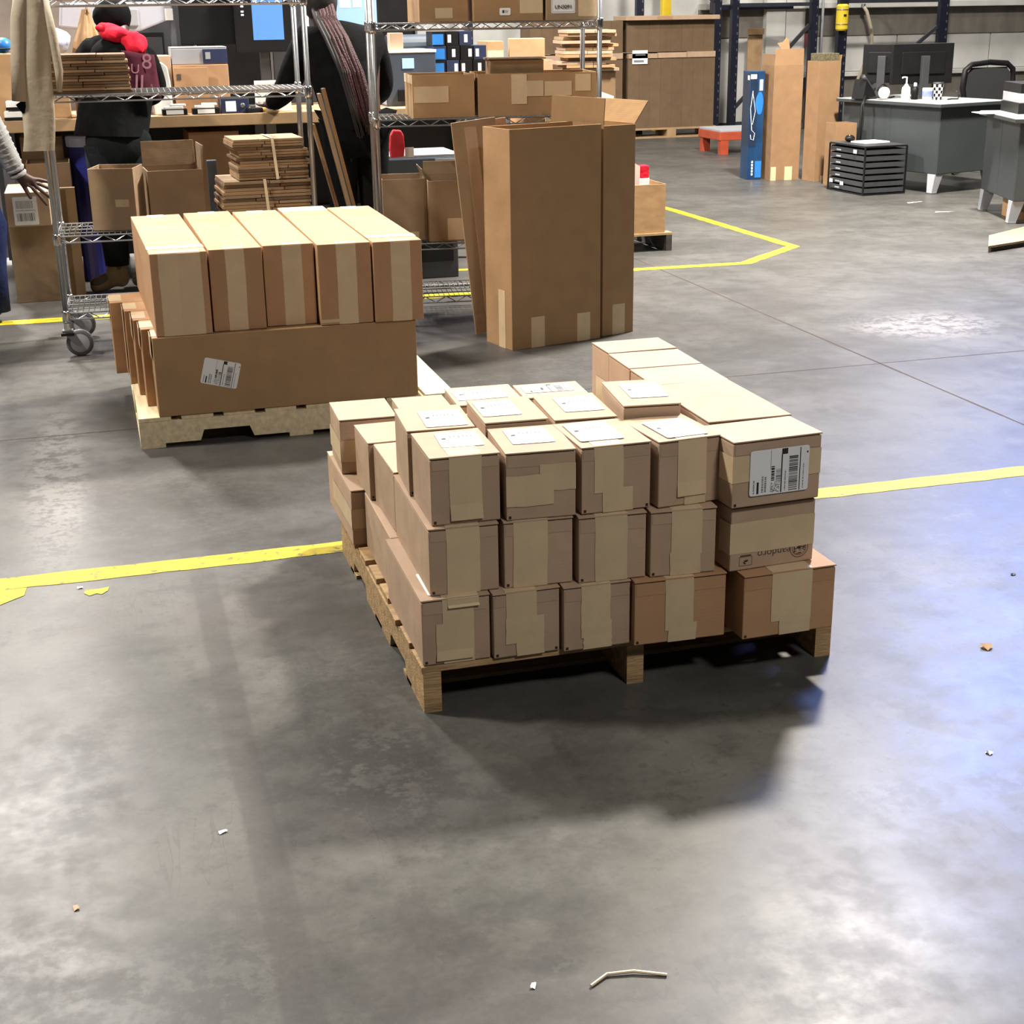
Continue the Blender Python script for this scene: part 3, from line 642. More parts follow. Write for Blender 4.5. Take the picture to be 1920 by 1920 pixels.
# ---------------------------------------------------------------- wire shelving
def wire_shelf(label, x, y, rz, w, d, levels, H, casters):
    r = thing('wire_shelving', label, 'shelving', (x, y, 0), rz, 'chrome wire shelving units')
    z0 = .13 if casters else .0
    for (px, py) in ((0,0),(w,0),(0,d),(w,d)):
        p = MB().tube([(px,py,z0),(px,py,H)], .0127, 12).build('post', DCHROME, r, smooth=True)
        for zl in levels: MB().lathe([(.0165,-.012),(.0185,.0),(.0185,.034),(.0165,.044)], (px,py,zl), 12).build('collar', CHROME, p, smooth=True)
        if casters:
            cs = thing('caster', None, None, (px, py, 0)); cs.parent = r
            sg = -1 if py == 0 else 1; fx = .05 if px == 0 else -.05
            MB().tube([(0,0,.128),(0,0,.16)], .016, 10).build('stem', CHROME, cs)
            f = MB(); f.box(-.024,.024,-.024,.024,.118,.128); 
            for s_ in (-1, 1): f.prism([(-.028,.120),(.028,.120),(fx+.012,.055),(fx-.012,.055)], lambda a, b, s_=s_: (a, s_*.021, b), lambda a, b, s_=s_: (a, s_*.024, b))
            f.build('fork', STEEL, cs)
            Mx = Matrix.Translation((fx,0,.0635)) @ Matrix.Rotation(pi/2, 4, 'X')
            MB().lathe([(.048,-.016),(.060,-.014),(.0635,-.007),(.0635,.007),(.060,.014),(.048,.016)], (0,0,0), 24, Mx).build('wheel', TYRE, cs, smooth=True)
            MB().lathe([(.02,-.019),(.044,-.0165),(.044,.0165),(.02,.019)], (0,0,0), 20, Mx).build('hub', GREYP, cs)
            b = MB(); b.box(-.03,.03, sg*.03-.012, sg*.03+.012, .105,.118); b.build('brake_lever', BLACK, cs)
    for zl in levels:
        f = MB(); zt = zl+.030
        for zz in (zl, zt):
            f.tube([(0,0,zz),(w,0,zz)], .0042, 6); f.tube([(0,d,zz),(w,d,zz)], .0042, 6); f.tube([(0,0,zz),(0,d,zz)], .0042, 6); f.tube([(w,0,zz),(w,d,zz)], .0042, 6)
        s = f.build('wire_shelf', DCHROME, r)
        zg = MB()
        for yy in (0, d):
            n = int(w/.052); pts = [(w*i/n, yy, zl if i % 2 else zt) for i in range(n+1)]; zg.tube(pts, .003, 4)
        for xx in (0, w):
            n = int(d/.052); pts = [(xx, d*i/n, zl if i % 2 else zt) for i in range(n+1)]; zg.tube(pts, .003, 4)
        tag(zg.build('zigzag_truss', CHROME, s), kind='stuff')
        wr = MB(); n = int(w/.026)
        for i in range(1, n): wr.tube([(w*i/n,0,zt+.002),(w*i/n,d,zt+.002)], .0019, 4, cap=False)
        for q in (.25, .5, .75): wr.tube([(0,d*q,zt-.001),(w,d*q,zt-.001)], .0032, 4)
        tag(wr.build('deck_wires', DCHROME, s), kind='stuff')
    return r
wire_shelf('chrome wire shelving on casters at the left, behind the pine pallet', -.172, 7.045, rad(-2), 1.20, .45, (.175,.533,1.162,1.572), 1.86, True)
wire_shelf('chrome wire shelving without visible casters, behind the tall open cartons', 1.392, 7.25, rad(-8), 1.12, .45, (.105,.378,.99,1.441), 1.88, False)

def bundle(label, x, y, z, yaw, w, d, n, t, m, strap=True, skew=(0,0), jit=.010, seed=1, group=None):
    """stack of folded flat cartons; every sheet is a part"""
    rs = random.Random(seed); c, s = cos(yaw), sin(yaw)
    r = thing('carton_bundle', label, 'cardboard', (x + c*w/2 - s*d/2, y + s*w/2 + c*d/2, z), yaw, group)
    for i in range(n):
        dx = skew[0]*i/n + rs.uniform(-jit, jit)*.5; dy = skew[1]*i/n + rs.uniform(-jit, jit)*.5; e = rs.uniform(-jit, jit)
        mb = MB(); k = rs.uniform(.3, .7)
        mb.box(-w/2+dx+e, -w/2+w*k+dx-.002, -d/2+dy, d/2+dy, i*t, i*t+t*.86); mb.box(-w/2+w*k+dx+.002, w/2+dx+e, -d/2+dy+rs.uniform(-.004,.004), d/2+dy, i*t, i*t+t*.80)
        mb.build('cardboard_sheet', m[i % len(m)], r)
    if strap:
        h = n*t; mb = MB(); a = -.01
        for q in (0, 1):
            pass
        x0, x1 = a-.007, a+.007; sk = skew
        pts = [(d/2+.012, .0), (d/2+.014, h), (-d/2-.012+sk[1], h+.003), (-d/2-.015, .0)]
        for i in range(3):
            (ya, za), (yb, zb) = pts[i], pts[i+1]; mb.quad((x0,ya,za),(x1,ya,za),(x1+.01*(i==2),yb,zb),(x0+.01*(i==2),yb,zb))
        mb.build('strap', STRAP, r)
    return r
KS = [KRAFT4, KRAFT3, KRAFT4, KRAFT5]
bundle('lower strapped bundle of folded cartons on the third shelf of the left shelving', .605, 7.06, .567, .03, .42, .36, 13, .0160, KS, seed=3, skew=(.0,.02), group='strapped bundles of folded cartons')
bundle('upper strapped bundle of folded cartons, resting on the wider bundle', .700, 7.08, .778, .05, .335, .30, 15, .0125, KS, seed=8, skew=(-.03,.03), jit=.014, group='strapped bundles of folded cartons')
bundle('stack of folded cartons on the second shelf of the left shelving, beside the post', -.125, 7.06, 1.197, -.02, .35, .34, 13, .0130, [KRAFT5, KRAFT4, KRAFT5], strap=False, seed=5, skew=(-.006,.0), jit=.008)  # darker sheets, the shadow side of the stack put into the colour
open_carton('open carton standing corner-on on the third shelf of the left shelving', 'open cartons on the left shelving', -.005, 7.17, .567, -.25, .21, .22, .285, KRAFT4, flaps=[], patches=[('front',.55,.85,.38,.50)])
open_carton('open carton with a raised back flap on the third shelf, behind the corner-on one', 'open cartons on the left shelving', .268, 7.20, .567, .05, .26, .25, .26, KRAFT4, flaps=[('B',.12,8),('R',.11,6)], patches=[])
for i, (xb, xt, yy, zt, m_) in enumerate(((1.33,1.075,6.98,1.17,KRAFT5), (1.36,1.105,7.04,1.19,BLACK2), (1.36,1.12,7.10,1.16,KRAFT5), (1.31,1.065,7.16,1.02,KRAFT4))):
    r = thing('board', ('dark flat board leaning between the two shelving units, nearest', 'dark flat board leaning between the shelving units, second from the front', 'dark flat board leaning between the shelving units, third from the front', 'brown flat board leaning between the shelving units, rearmost and shortest')[i], 'board', (xb, yy, 0), 0, 'boards leaning between the shelving units')
    ang = math.atan2(xb-xt, zt); L = math.hypot(xb-xt, zt); r.rotation_euler = (0, -ang, 0)
    MB().box(-.006, .006, 0, .05, .004, L).build('board_face', m_, r, bevel=.001); MB().box(-.008, .008, -.006, .0, .004, L).build('board_edge', KRAFT3 if i % 2 else KRAFT4, r)
r = thing('stool', 'dark grey stool or stand leg behind the strapped bundles', 'stand', (.60, 7.62, 0)); 
MB().box(-.02,.03,-.02,.02,0,.83).build('leg', SLATE, r, bevel=.004); MB().box(-.06,.07,-.06,.06,0,.03).build('foot', BLACK, r, bevel=.004)

# items on the right shelving
G = 'cartons on the right shelving'
def rs_pt(u, v): a = rad(-8); return (1.392+cos(a)*u-sin(a)*v, 7.25+sin(a)*u+cos(a)*v)
ZS1, ZS2, ZS3 = 1.475, 1.024, .412; A8 = rad(-8)
x, y = rs_pt(.235, .06); carton('carton with a small tape tab, left on the top of the right shelving', G, x, y, ZS1, A8+.12, .245, .30, .30, KRAFT3, lid=False, flap=False, tapes=[(.32,.68,.06,.22,0)])
x, y = rs_pt(.50, .04); carton('carton with a small barcode sticker, middle of the top of the right shelving', G, x, y, ZS1, A8, .345, .32, .30, KRAFT3, lid=False, flap=False, tapes=[(.66,.99,.12,1,0)], labels=[('front',.45,.15,.055,.034,0,'tiny',31)])
x, y = rs_pt(.858, .03)
r = carton('carton with a framed white sign, right on the top of the right shelving', G, x, y, ZS1, A8, .26, .32, .30, KRAFT4, lid=False, flap=False, bands=[(.06,.36,.62,1,0)], labels=[('front',.33,.36,.12,.15,0,'sign',32)])
text_mesh('sign_text', 'UN3091', .026, INK, r, frame((-.13+.26*.33, -.16-.0034, .062), (1,0,0), (0,0,1)), space=.95)
x, y = rs_pt(.185, .02); open_carton('open carton with a big tape patch, left on the right shelving\'s second shelf', G, x, y, ZS2, A8+.04, .31, .34, .205, KRAFT3, patches=[('front',.02,.58,.36,.74),('left',.0,1,.80,1)])
x, y = rs_pt(.512, .03); open_carton('long open carton with several tape patches, right on the second shelf of the right shelving', G, x, y, ZS2, A8, .60, .36, .205, KRAFT3, patches=[('front',.28,.41,.28,.98),('front',.41,.55,.46,.82),('front',.56,.79,.46,.80),('front',.82,.95,.56,.96)])
x, y = rs_pt(.585, .10); carton('small flat carton resting inside the long taped carton, its lid lifted', G, x, y, ZS2+.006, A8, .27, .20, .262, KRAFT3, lid=False, flap=False)
r = thing('corrugated_board', 'loose cardboard sheet lying tilted on the small flat carton', 'lid', (x+.148, y+.08, ZS2+.2705), A8); MB().box(-.145,.145,-.11,.10,0,.006).build('board', KRAFT, r); MB().box(-.145,.145,-.1115,-.11,.0005,.0055).build('board_edge', KRAFT4, r)
x, y = rs_pt(-.0, .10); open_carton('open carton at the left end of the third shelf of the right shelving', G, x+.02, y, ZS3, A8+.02, .225, .28, .31, KRAFT4, flaps=[('R',.05,-20)], patches=[('front',.4,.8,0,.14)])
x, y = rs_pt(.247, .03); open_carton('open carton with a tape strip, right of the other one on the third shelf', G, x, y, ZS3, A8, .262, .30, .305, KRAFT4, flaps=[('B',.07,4)], patches=[('front',.36,.70,.02,.38)])

# jacket hanging on the left shelving post
r = thing('jacket', 'tan canvas jacket hanging from the left post of the left shelving', 'jacket', (-.165, 6.985, 0))
mb = MB(); nu, nv = 18, 16
for j in range(nv+1):
    v = j/nv; z = 1.66 - .70*v; wd = .062 + .012*v; cx = .012 - .05*v + .004*sin(9*v)
    for i in range(nu):
        a = 2*pi*i/nu; f = 1 + .16*sin(4*a+5*v) + .08*sin(7*a-3*v); mb.v.append((cx + wd*cos(a)*f, .028*sin(a)*f - .01*v, z))
for j in range(nv):
    for i in range(nu): mb.f.append((j*nu+i, j*nu+(i+1)%nu, (j+1)*nu+(i+1)%nu, (j+1)*nu+i)); mb.mi.append(0)
mb.build('coat_body', CANVAS, r, smooth=True, sub=1)
mb = MB().tube([(-.03,.0,1.66),(-.062,-.005,1.52),(-.080,-.01,1.36),(-.092,-.012,1.175)], [.028,.030,.031,.036], 12); mb.build('sleeve', CANVAS, r, smooth=True)
mb = MB().tube([(-.085,0,1.175),(-.045,.004,1.10),(-.03,.004,1.03)], [.034,.028,.02], 10); mb.build('cuff_lining', BLKF, r, smooth=True)
mb = MB().tube([(.055,-.004,1.62),(.075,-.004,1.45),(.085,-.002,1.30),(.078,0,1.21)], [.018,.022,.02,.012], 10); mb.build('lapel', CANVAS, r, smooth=True)

# ---------------------------------------------------------------- packing bench and what is on it
r = thing('packing_bench', 'long wooden packing bench behind the left shelving', 'bench', (1.15, 9.45, 0))
MB().box(-1.75,1.38,-.45,.45,.90,.968).build('bench_top', PLY, r, bevel=.004)
MB().box(-1.70,1.34,.395,.41,.05,.90).build('back_panel', BLACK2, r)  # added dark panel, closes the bright gap under the bench
for xx in (-1.60, -.05, 1.3):
    for yy in (-.30, .34): MB().box(xx-.03,xx+.03,yy-.03,yy+.03,0,.90).build('leg', STEEL, r)
MB().box(-1.58,1.28,.33,.35,.25,.31).build('stretcher', STEEL, r)
ZB = .9685
def boxy(name, label, cat, x0, x1, y0, y1, z0, z1, m, group=None, bevel=.006, rz=0.): 
    r = thing(name, label, cat, ((x0+x1)/2, (y0+y1)/2, z0), rz, group); MB().box(-(x1-x0)/2,(x1-x0)/2,-(y1-y0)/2,(y1-y0)/2,0,z1-z0).build('body' if cat != 'carton' else 'board_body', m, r, bevel=bevel); return r
carton('tan carton on the bench carrying a grey label printer', None, .55, 9.25, ZB, 0, .33, .34, .275, KRAFT2, lid=False, flap=False)
carton('pale carton on the bench left of the printer carton, behind the white dispenser', None, .395, 9.27, ZB, 0, .15, .30, .33, KRAFT, lid=False, flap=False)
r = boxy('label_printer', 'low grey and navy label printer on the tan carton', 'printer', .55, .88, 9.27, 9.55, ZB+.2765, ZB+.37, GREYP)
MB().box(.02,.166,-.146,-.139,.004,.088).build('front_panel', NAVY, r, bevel=.003); MB().box(.035,.065,-.1475,-.1455,.03,.07).build('display', GREYP, r); MB().box(-.165,.165,-.14,.14,.0932,.100).build('cover', GREYP, r, bevel=.003)
r = thing('corrugated_board', 'orange-brown cardboard panel standing in front of the tan carton', 'cardboard', (.652, 9.205, ZB)); MB().box(-.10,.10,-.006,.004,0,.262).build('board', KRAFT2, r, bevel=.001); MB().box(-.085,-.06,-.0075,-.006,.19,.225).build('printed_mark', BINK, r)
r = thing('tape_dispenser', 'white rounded dispenser standing upright on the bench', 'dispenser', (.462, 9.175, ZB))
pf = [(.04,0),(-.045,0),(-.05,.15),(-.04,.24),(-.015,.29),(.02,.298),(.05,.27),(.062,.18),(.064,0)]
MB().prism(pf, lambda a, b: (a, -.05, b), lambda a, b: (a, .05, b)).build('shell', WHITE, r, bevel=.006); MB().box(-.075,-.0525,-.04,.04,0,.20).build('side_plate', GREYP, r, bevel=.003)
def monitor(label, x, y, zc, w, h, rz, scr=None, stand=True, zbase=ZB, bez=.012, tilt=0., back=False):
    r = thing('monitor', label, 'monitor', (x, y, zbase), rz); zz = zc - zbase
    MB().box(-w/2,w/2,-.012,.018,zz-h/2,zz+h/2).build('housing', BLACK, r, bevel=.004)
    if scr: MB().quad((-w/2+bez,-.0125,zz-h/2+bez),(w/2-bez,-.0125,zz-h/2+bez),(w/2-bez,-.0125,zz+h/2-bez),(-w/2+bez,-.0125,zz+h/2-bez)).build('screen', scr, r)
    if stand:
        MB().box(-.03,.03,.02,.05,.01,zz).build('stand_arm', BLACK2, r, bevel=.003); MB().box(-.12,.12,-.06,.14,0,.012).build('stand_base', BLACK2, r, bevel=.004)
    return r
monitor('black monitor switched off over the bench, left of the blue screen', .83, 9.66, 1.52, .38, .34, 0)
monitor('monitor with a plain bright blue screen over the bench', 1.150, 9.60, 1.52, .36, .44, 0, BLACK)
r = thing('screen_window', 'bright blue picture on the middle bench monitor', 'screen', (1.178, 9.585, 1.375)); bpy.data.objects.remove(r)
mo = [o for o in COL.objects if o.name.startswith('monitor') and o.get('label','').startswith('monitor with a plain')][0]
MB().quad((-.067,-.0135,.405),(.125,-.0135,.405),(.125,-.0135,.75),(-.067,-.0135,.75)).build('screen', SCREENB, mo)
mb = MB()
for k, zz in enumerate((.55,.57,.60,.622)): mb.quad((-.135,-.0135,zz),(-.118,-.0135,zz),(-.118,-.0135,zz+.010),(-.135,-.0135,zz+.010))
mb.build('screen_icons', SCREENW, mo)
m3 = monitor('pale blue monitor behind the person with red braids', 1.74, 9.62, 1.53, .30, .36, 0, SCREENB2)
mb = MB(); mb.quad((-.10,-.0138,.59),(-.03,-.0138,.59),(-.03,-.0138,.66),(-.10,-.0138,.66)); mb.quad((-.015,-.0138,.59),(.04,-.0138,.59),(.04,-.0138,.66),(-.015,-.0138,.66)); mb.build('screen_tiles', SCREENW, m3)
r = boxy('tablet', 'narrow bright white screen standing left of the person with red braids', 'tablet', 1.395, 1.435, 9.58, 9.60, ZB, 1.62, BLACK, bevel=.002); MB().quad((-.019,-.0108,.45),(.019,-.0108,.45),(.019,-.0108,.64),(-.019,-.0108,.64)).build('screen', SCREENW, r)
# big pale grey machine head on an arm
r = thing('monitor', 'big pale grey monitor back tilted above the person in the red hood', 'monitor', (.44, 9.70, ZB), .1)
pf = [(-.52,.50),(-.50,.64),(.16,.64),(.17,.545),(-.04,.47),(-.16,.455)]
MB().prism(pf, lambda a, b: (a, -.03, b), lambda a, b: (a, .05, b)).build('housing', LGREY, r, bevel=.012)
MB().box(-.16,-.05,-.045,-.028,.50,.60).build('bracket', GREYP, r, bevel=.006); MB().box(.115,.165,-.034,-.028,.53,.60).build('white_panel', WHITE, r, bevel=.004); MB().box(.15,.18,0,.03,.006,.54).build('arm', STEEL, r); MB().box(.06,.26,-.08,.12,0,.012).build('base', BLACK2, r)
r = boxy('cabinet', 'black cabinet on the bench behind the red hood', 'cabinet', .30, .55, 9.845, 9.895, ZB, 1.43, BLACK); MB().box(-.11,.11,-.029,-.0245,.03,.43).build('door', BLACK2, r, bevel=.003)
carton('small white carton on the bench left of the wire shelving post', None, 1.025, 9.08, ZB, 0, .20, .14, .175, mat('white_board', (.78,.78,.77), .6, 0, .03, 6), lid=False, flap=False)
for i, (x0, x1, yy) in enumerate(((.455,.60,9.01), (.63,.79,9.02))):
    r = boxy('label_tray', ('black label tray with white papers, left of the two on the bench edge', 'black label tray with white papers, right of the two on the bench edge')[i], 'tray', x0, x1, yy, yy+.085, ZB, ZB+.035, BLACK, 'label trays on the bench edge', .003)
    MB().box(-.05,.05,-.044,-.0423,.006,.030).build('front_label', PAPER, r); mb = MB(); mb.box(-.06,.05,-.04,.04,.035,.05); mb.box(-.02,.066,-.038,.04,.05,.062); mb.build('paper_stack', WHITE, r, bevel=.003)
r = boxy('label_printer', 'small navy printer with a white display on the bench edge', 'printer', .80, .965, 9.03, 9.22, ZB, ZB+.088, NAVY); MB().box(-.055,.005,-.0965,-.0945,.012,.070).build('display', SCREENW, r); MB().lathe([(.014,0),(.014,.004),(.008,.007)], (.045,-.095,.045), 14, Matrix.Rotation(pi/2,4,'X')).build('dial', STEEL, r)
for i, (xx, yy) in enumerate(((.995, 9.03), (1.10, 9.03))):
    r = thing('tape_gun', ('black tape gun lying left on the bench beside the navy printer', 'tan tape roll lying right of the tape gun on the bench')[i], ('tape gun', 'tape roll')[i], (xx, yy, ZB), .3)
    if i == 0: MB().box(-.05,.05,-.015,.015,0,.03).build('body', BLACK, r, bevel=.006); MB().tube([(.04,0,.015),(.10,-.01,.014)], .012, 8).build('handle', YELP, r)
    else: MB().lathe([(.025,0),(.045,0),(.045,.045),(.025,.045)], (0,0,0), 18).build('roll', TAPE, r, smooth=True); MB().lathe([(.021,0.001),(.024,0.001),(.024,.044),(.021,.044)], (0,0,0), 18).build('core', KRAFT3, r)
# right half of the bench
r = boxy('label_printer', 'tall dark grey label printer with a small blue display, right end of the bench', 'printer', 1.84, 2.16, 9.20, 9.55, ZB, 1.285, SLATE)
MB().box(-.162,-.1605,-.17,.17,.01,.30).build('side_cover', GREYP, r, bevel=.0005); MB().box(-.055,.02,-.178,-.1745,.225,.285).build('display', LCD, r, bevel=.001); MB().box(-.165,.165,-.178,.178,.3175,.335).build('top_cover', WHITE, r, bevel=.004); MB().box(-.09,.12,-.19,-.1755,.03,.10).build('outlet', BLACK, r, bevel=.003)
carton('small beige carton standing on the tall dark grey printer', None, 1.885, 9.24, 1.305, 0, .08, .10, .10, KRAFT, lid=False, flap=False)
for i in range(3):
    r = thing('film_roll', ('uppermost dark film roll lying behind the tall printer', 'middle dark film roll lying behind the tall printer', 'lowest dark film roll lying behind the tall printer')[i], 'roll', (2.10, 9.66, ZB+.07+.14*i), 0, 'dark film rolls behind the printer')
    Mx = Matrix.Rotation(pi/2, 4, 'Y'); MB().lathe([(.07,-.16),(.07,.16)], (0,0,0), 20, Mx).build('film', SLATE, r, smooth=False); MB().lathe([(.02,-.17),(.02,.17)], (0,0,0), 12, Mx).build('core', BLACK, r)
BK = ('bottom', 'second', 'third', 'fourth', 'top')
for row in range(5):
    for c_ in range(4 if row < 4 else 3):
        if row == 4 and c_ == 2: w_ = .07
        x0 = 2.185 + .088*c_ + (.006 if row % 2 else 0)
        r = boxy('ink_carton', 'black ink carton, %s in the %s row of the bench stack' % (('leftmost, blue-tabbed','second from left','third from left','rightmost')[c_], BK[row]), 'carton', x0, x0+.082, 9.38, 9.56, ZB+.088*row, ZB+.088*row+.086, BLACK if (row+c_) % 3 else NAVY, 'black ink cartons stacked on the bench', .002)
        if c_ == 0: MB().box(-.042,.030,-.0925,-.0905,.006,.07).build('blue_tab', BLUEM, r)
        else: MB().box(-.03+.02*((row*2+c_) % 3), -.008+.02*((row*2+c_) % 3), -.0915,-.0905,.018,.066).build('white_label', WHITE, r)
# things at the left end of the bench
r = thing('paper_bag', 'crumpled tall brown paper bag at the left end of the bench', 'bag', (.06, 9.40, ZB))
mb = MB(); n = 20; prof = ((0,.085,.07),(.12,.10,.08),(.28,.10,.07),(.42,.075,.05),(.52,.04,.03),(.60,.022,.016))
for k, (z, a, b) in enumerate(prof):
    for i in range(n):
        t = 2*pi*i/n; f = 1+.14*sin(5*t+k)+.08*sin(9*t-2*k); mb.v.append((a*cos(t)*f+.04*z, b*sin(t)*f, z))
for k in range(len(prof)-1):
    for i in range(n): mb.f.append((k*n+i, k*n+(i+1)%n, (k+1)*n+(i+1)%n, (k+1)*n+i)); mb.mi.append(0)
mb.f.append(tuple(range(n))[::-1]); mb.mi.append(0); mb.build('bag_paper', KBAG, r); MB().tube([(.02,-.02,.58),(.03,-.02,.63),(.04,-.02,.58)], .006, 6).build('twisted_top', KBAG, r)
r = boxy('carton_stand', 'brown carton on the bench under the black chair back and pale cloth', 'carton', -.20, -.06, 9.12, 9.42, ZB, 1.32, KRAFT3)
r = thing('cloth', 'pale blue cloth heap on top of the brown bench carton', 'cloth', (-.12, 9.26, 1.345)); MB().blob((0,0,.05), (.10,.08,.075), 18, 10, .12, 4).build('cloth_folds', CLOTH, r, smooth=True); MB().blob((-.06,-.06,.03), (.055,.04,.04), 14, 8, .1, 2).build('dark_fold', BLKF, r, smooth=True)
carton('brown carton at the far left edge on the bench, behind the hanging jacket', None, -.58, 9.15, ZB, 0, .30, .30, .36, KRAFT3, lid=False, flap=False)
r = thing('cap', 'blue cap lying on the brown carton at the far left edge', 'cap', (-.40, 9.24, ZB+.378)); MB().blob((0,0,.03), (.05,.05,.045), 16, 8, .03, 1).build('crown', BLUEM, r, smooth=True); MB().box(-.05,.05,-.09,-.03,.008,.016).build('brim', BLACK, r, bevel=.003)
for i, (xx, zz) in enumerate(((-.36, ZB), (-.345, ZB+.056))):
    r = boxy('paper_stack', ('lower white paper stack on the bench left of the jacket', 'upper white paper stack on the bench left of the jacket')[i], 'paper', xx-.07, xx+.05, 9.02, 9.13, zz, zz+.05, WHITE, None, .004); MB().box(-.061,.061,-.0565,-.0555,.0,.018).build('dark_edge', BLACK, r)
# below the bench
carton('tan carton under the bench beside the person in the red hood', None, .60, 9.12, 0, 0, .30, .5, .86, KRAFT2, lid=False, flap=False)
carton('brown carton under the left end of the bench', None, -.37, 9.20, 0, 0, .24, .4, .86, KRAFT3, lid=False, flap=False)
r = thing('bin', 'blue plastic bin standing under the bench by the dark trousers', 'bin', (.0, 9.2, 0)); 
mb = MB(); mb.lathe([(.085,0),(.105,.85)], (0,0,0), 20); mb.build('bin_body', mat('bin_blue', (.02,.025,.20), .4, 0, .1, 6), r, smooth=False); MB().lathe([(.112,.80),(.114,.85),(.108,.862)], (0,0,0), 20).build('rim', CLOTH, r)
open_carton('dark open carton behind the hand at the left', None, -.34, 8.82, .30, .0, .24, .30, .44, KRAFT5, patches=[]); 
boxy('carton_stand', 'brown carton carrying the dark open carton at the left', 'carton', -.335, -.105, 8.83, 9.10, 0, .299, KRAFT4, bevel=.002)
# below and behind the right shelving
r = thing('equipment_case', 'dark grey flat machine case on a carton behind the right shelving', 'case', (1.86, 8.70, .62)); MB().box(-.27,.27,-.25,.22,0,.10).build('case_body', SLATE, r, bevel=.01); MB().box(-.26,.26,-.24,.20,.101,.115).build('case_lid', GREYP, r, bevel=.003); MB().box(.10,.24,-.258,-.2505,.04,.09).build('latch', GREYP, r)
r = boxy('crate', 'black crate on the floor behind the right shelving, under the machine case', 'crate', 1.70, 2.10, 8.50, 8.88, 0, .618, BLACK2); MB().box(-.17,.17,-.194,-.19,.10,.50).build('grille', BLACK, r); MB().box(-.05,.05,-.2,-.194,.52,.56).build('grip', STEEL, r)
r = thing('red_bag', 'red plastic bag hanging from the second shelf of the right shelving', 'bag', (1.575, 7.665, .80)); pf = [(-.036,0),(.034,.004),(.040,.06),(.036,.115),(.022,.140),(-.018,.143),(-.034,.115),(-.040,.05)]
MB().prism(pf, lambda a, b: (a, -.022, b), lambda a, b: (a, .022, b)).build('bag_film', REDP, r, bevel=.008); MB().tube([(0,0,.138),(.004,0,.20)], .003, 6).build('bag_tie', BLACK, r); MB().box(.040,.088,-.012,-.010,.0,.05).build('tag', PAPER, r)

r = thing('backdrop', 'added black partition standing behind the packing bench', 'backdrop', (1.25, 10.02, 0))  # added dark panels in place of the equipment clutter, darken the view behind
for k in range(4): MB().box(-.98+.49*k, -.98+.49*k+.484, -.02, .02, .08, 1.78).build('panel', BLACK if k % 2 else BLACK2, r, bevel=.004)
for k in range(5): MB().box(-1.0+.49*k, -.985+.49*k, -.03, .03, 0, 1.80).build('post', STEEL, r)
r = thing('backdrop', 'added greyish brown partition behind the left end of the bench', 'backdrop', (-.35, 10.05, 0))  # added dull panels in place of shelving clutter, cover the bright wall
for k in range(3): MB().box(-.55+.37*k, -.55+.37*k+.362, -.02, .02, .04, 1.70).build('panel', mat('grey_brown_board', (.20,.17,.15), .8, 0, .3, 4), r, bevel=.004)
for k in range(4): MB().box(-.565+.37*k, -.552+.37*k, -.03, .03, 0, 1.72).build('post', STEEL, r)

# ---------------------------------------------------------------- beside the tall cartons
r = thing('pallet', 'low black pallet on the floor right of the narrow tall carton', 'pallet', (3.13, 9.42, 0))
for xx in (-.53, 0, .53): MB().box(xx-.02, xx+.02, -.45, .45, 0, .105).build('stringer', WOODE, r)
for i in range(6): MB().box(-.55, .55, -.45+.165*i, -.45+.165*i+.085, .105, .12).build('deck_board', WOODE if i else PLY, r)
open_carton('open brown carton on the black pallet with papers sticking out', None, 3.10, 8.985, .121, .0, .535, .42, .315, KRAFT3)
for i, (x0, x1, y0, z0, z1, rz) in enumerate(((3.375, 3.475, 9.05, .13, .60, .0), (3.34, 3.42, 9.20, .13, .83, .05))):
    r = thing('sheet', ('pinkish cardboard sheet standing slanted in the open carton on the black pallet', 'narrow tall pinkish sheet behind the slanted one in the open carton')[i], 'cardboard', ((x0+x1)/2, y0, z0), rz)
    pf = [(-.06,0),(.045,0),(.052,z1-z0-.05),(-.06,z1-z0+.01)] if i == 0 else [(-.04,0),(.04,0),(.04,z1-z0-.02),(-.04,z1-z0)]
    MB().prism(pf, lambda a, b: (a, 0, b), lambda a, b: (a, .006, b)).build('board', PINKP, r); MB().box(-.05 if i == 0 else -.038,.04 if i == 0 else .036,-.001,0,(z1-z0)*.62,(z1-z0)*.63).build('crease', KRAFT, r)
r = thing('small_box', 'small dark red box with a white foot in the open carton on the black pallet', 'box', (3.515, 9.10, .14)); MB().box(-.03,.03,-.04,.04,.33,.41).build('red_part', REDM, r, bevel=.004); MB().box(-.032,.032,-.042,.042,.28,.33).build('white_part', WHITE, r, bevel=.002); MB().box(-.03,.03,-.04,.04,0,.28).build('lower_part', BLACK, r)

# column of cartons and folded boards seen through the right shelving
carton('brown carton column base behind the right shelving, carrying loose folded cartons', None, 3.36, 10.4, 0, -.1, .42, .5, 1.10, KRAFT5, lid=False, flap=False)
bundle('loose pile of folded cartons on the brown column behind the right shelving', 3.40, 10.38, 1.102, -.12, .36, .34, 12, .024, [KRAFT4, KRAFT3, KRAFT], strap=False, seed=11, jit=.05)
r = thing('sheet', 'pinkish board leaning on the brown column behind the narrow tall carton', 'cardboard', (3.66, 10.22, 0)); MB().prism([(-.06,0),(.06,0),(.055,.93),(-.06,.97)], lambda a, b: (a, 0, b), lambda a, b: (a, .006, b)).build('board', PINKP, r); MB().box(-.055,.052,-.001,0,.80,.81).build('crease', KRAFT, r)
G = 'cartons standing behind the bench at the right'
carton('tall carton behind the bench, just right of the ink cartons', G, 2.985, 11.0, 0, 0, .125, .3, 1.31, KRAFT3, lid=False, flap=False, bands=[(.86,.95,0,1,0)])
